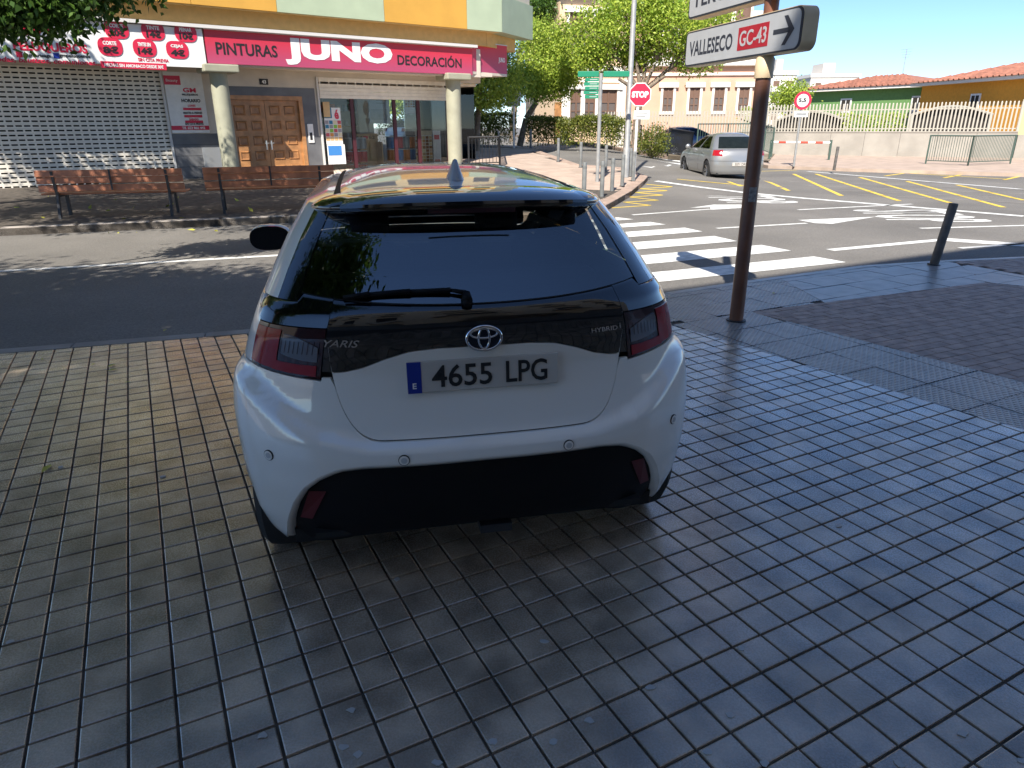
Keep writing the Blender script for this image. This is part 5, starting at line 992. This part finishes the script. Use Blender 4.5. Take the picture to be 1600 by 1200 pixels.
def hedge(name, label, quad, h, m='hedge', dens=2200, leaf=.1):
    a, c, wdt = Vector(quad[0]), Vector(quad[1]), quad[2]; d = c-a; L = d.length; t = thing(name, label, 'hedge', a, math.atan2(d.y, d.x)); n = int(dens*L)
    x = rng.uniform(0, L, n); y = rng.uniform(-.05, wdt, n); z = np.minimum(rng.beta(2.2, 1.2, n), 1)*h*(1+.07*np.sin(x*2.3)+.05*np.sin(x*5.1)); k = rng.uniform(size=n); y = np.where(k < .45, rng.normal(0, .07, n), y); z = np.where((k > .45) & (k < .72), h*(1+.07*np.sin(x*2.3)+.05*np.sin(x*5.1))+rng.normal(0, .05, n), z)
    leaves('foliage', m, t, np.stack([x, y, z], 1), leaf); mb = MB()
    for i in range(int(L*3)): q = rng.uniform(0, L); mb.tube((q, wdt*.4, 0), (q+rng.uniform(-.25,.25), wdt*.4+rng.uniform(-.2,.2), h*.75), .02, .01, 5, False)
    mb.build('stems', 'bark', t); mb = MB(); mb.box(.15, L-.15, .2, wdt-.15, .12, h*.72); return t
h0, h1 = AT(822,217, 34), AT(968,229, 31); h0.z = T(h0.x, h0.y)+.15; h1.z = h0.z*.6+.1; hedge('clipped_hedge', 'long clipped yellow green hedge between the side street and the peach wing', (h0, h1, 1.1), 1.15)
h0, h1 = AT(728,222, 35), AT(806,210, 38); h0.z = h1.z = T(0, 40)+.1; hedge('clipped_hedge', 'yellow green hedge behind the pale tree trunk by the shop corner', (h0, h1, 1.6), 1.45)
h0, h1 = AT(590,215, 42), AT(726,214, 40); h0.z = h1.z = T(0, 40)+.1; hedge('clipped_hedge', 'hedge across the side street seen through the paint shop window', (h0, h1, 1.2), 1.2, dens=1000)
b = AT(1019,236, 31); b.z = .2; t = thing('round_bush', 'round olive green bush between the stop sign and the dark railing', 'bush', b); leaves('foliage', 'hedge', t, clumps((0,0,.8), (.62,.62,.66), 70, 60, .13), .08); mb = MB()
for i in range(9): mb.tube((0,0,0), (rng.uniform(-.4,.4), rng.uniform(-.4,.4), .9), .03, .01, 5, False)
mb.build('stems', 'bark', t)
for i, (px0, px1, py, Y, hh, lb) in enumerate(((1312,1412,205,44,1.7,'green shrubs behind the middle of the picket fence'), (1160,1192,203,46,2.0,'green shrub behind the fence left of the brown post'))):
    a, c = AT(px0,py,Y), AT(px1,py,Y); a.z = c.z = .4; hedge('garden_shrubs', lb, (a, c, 1.5), hh, 'lime', 500, .16)
b = AT(883,200, 43); b.z = .3; t = thing('conifer', 'small bright yellow green conifer before the peach wing door', 'shrub', b); z = rng.uniform(0, 1, 1500); a = rng.uniform(0, 6.28, 1500); r_ = .45*(1-z)*np.sqrt(rng.uniform(.3, 1, 1500)); leaves('foliage', 'lime', t, np.stack([r_*np.cos(a), r_*np.sin(a), .1+z*1.5], 1), .09)
# fallen leaves on the paving
def fallen(px, py, s_, label, off=0.006):
    p = G(px, py, off); a = random.uniform(0, 6.28); mb = MB(); P = [(0,-1,0),(.32,-.5,.10),(.40,0,.16),(.25,.6,.08),(0,1,.02),(-.25,.6,.10),(-.40,0,.18),(-.32,-.5,.10)]; vs = [(x*s_, y*s_, z*s_) for x, y, z in P]+[(0,0,.02*s_)]
    mb.add(vs, [(i, (i+1) % 8, 8) for i in range(8)]); o = mb.build('fallen_leaf', 'leafdry', None, smooth=True); o.location = p; o.rotation_euler = (0, 0, a); tag(o, label, 'leaf', 'yellow green leaves fallen on the paving')
for px, py, s_, lb in ((73,732,.045,'big yellow green leaf lying on the tiles at the left'), (175,571,.035,'upper leaf of the pair on the tiles near the left kerb'), (176,578,.035,'lower leaf of the pair on the tiles near the left kerb'), (146,569,.022,'small leaf left of the pair on the tiles'), (199,597,.02,'small leaf right below the pair on the tiles'), (66,561,.02,'tiny leaf at the far left of the tiles by the kerb'), (258,516,.03,'leaf on the asphalt just beyond the near kerb'), (1209,458,.035,'pale leaf on the studded slabs right of the brown post')): fallen(px, py, s_, lb)
lv = [(G(rng.uniform(-100, 420), y_, .0)) for y_ in rng.uniform(305, 362, 70)]; pts = np.array([(p.x, p.y, (FZ if (p-Vector((*f0, 0))).dot(Vector((f0[1]-f1[1], f1[0]-f0[0], 0))) > 0 else ROADZ)+.02) for p in lv]); tag(leaves('leaf_litter', 'leafdry', None, pts, .11), 'scattered dry yellow leaves along the far kerb and under the benches', 'leaves', kind='stuff')
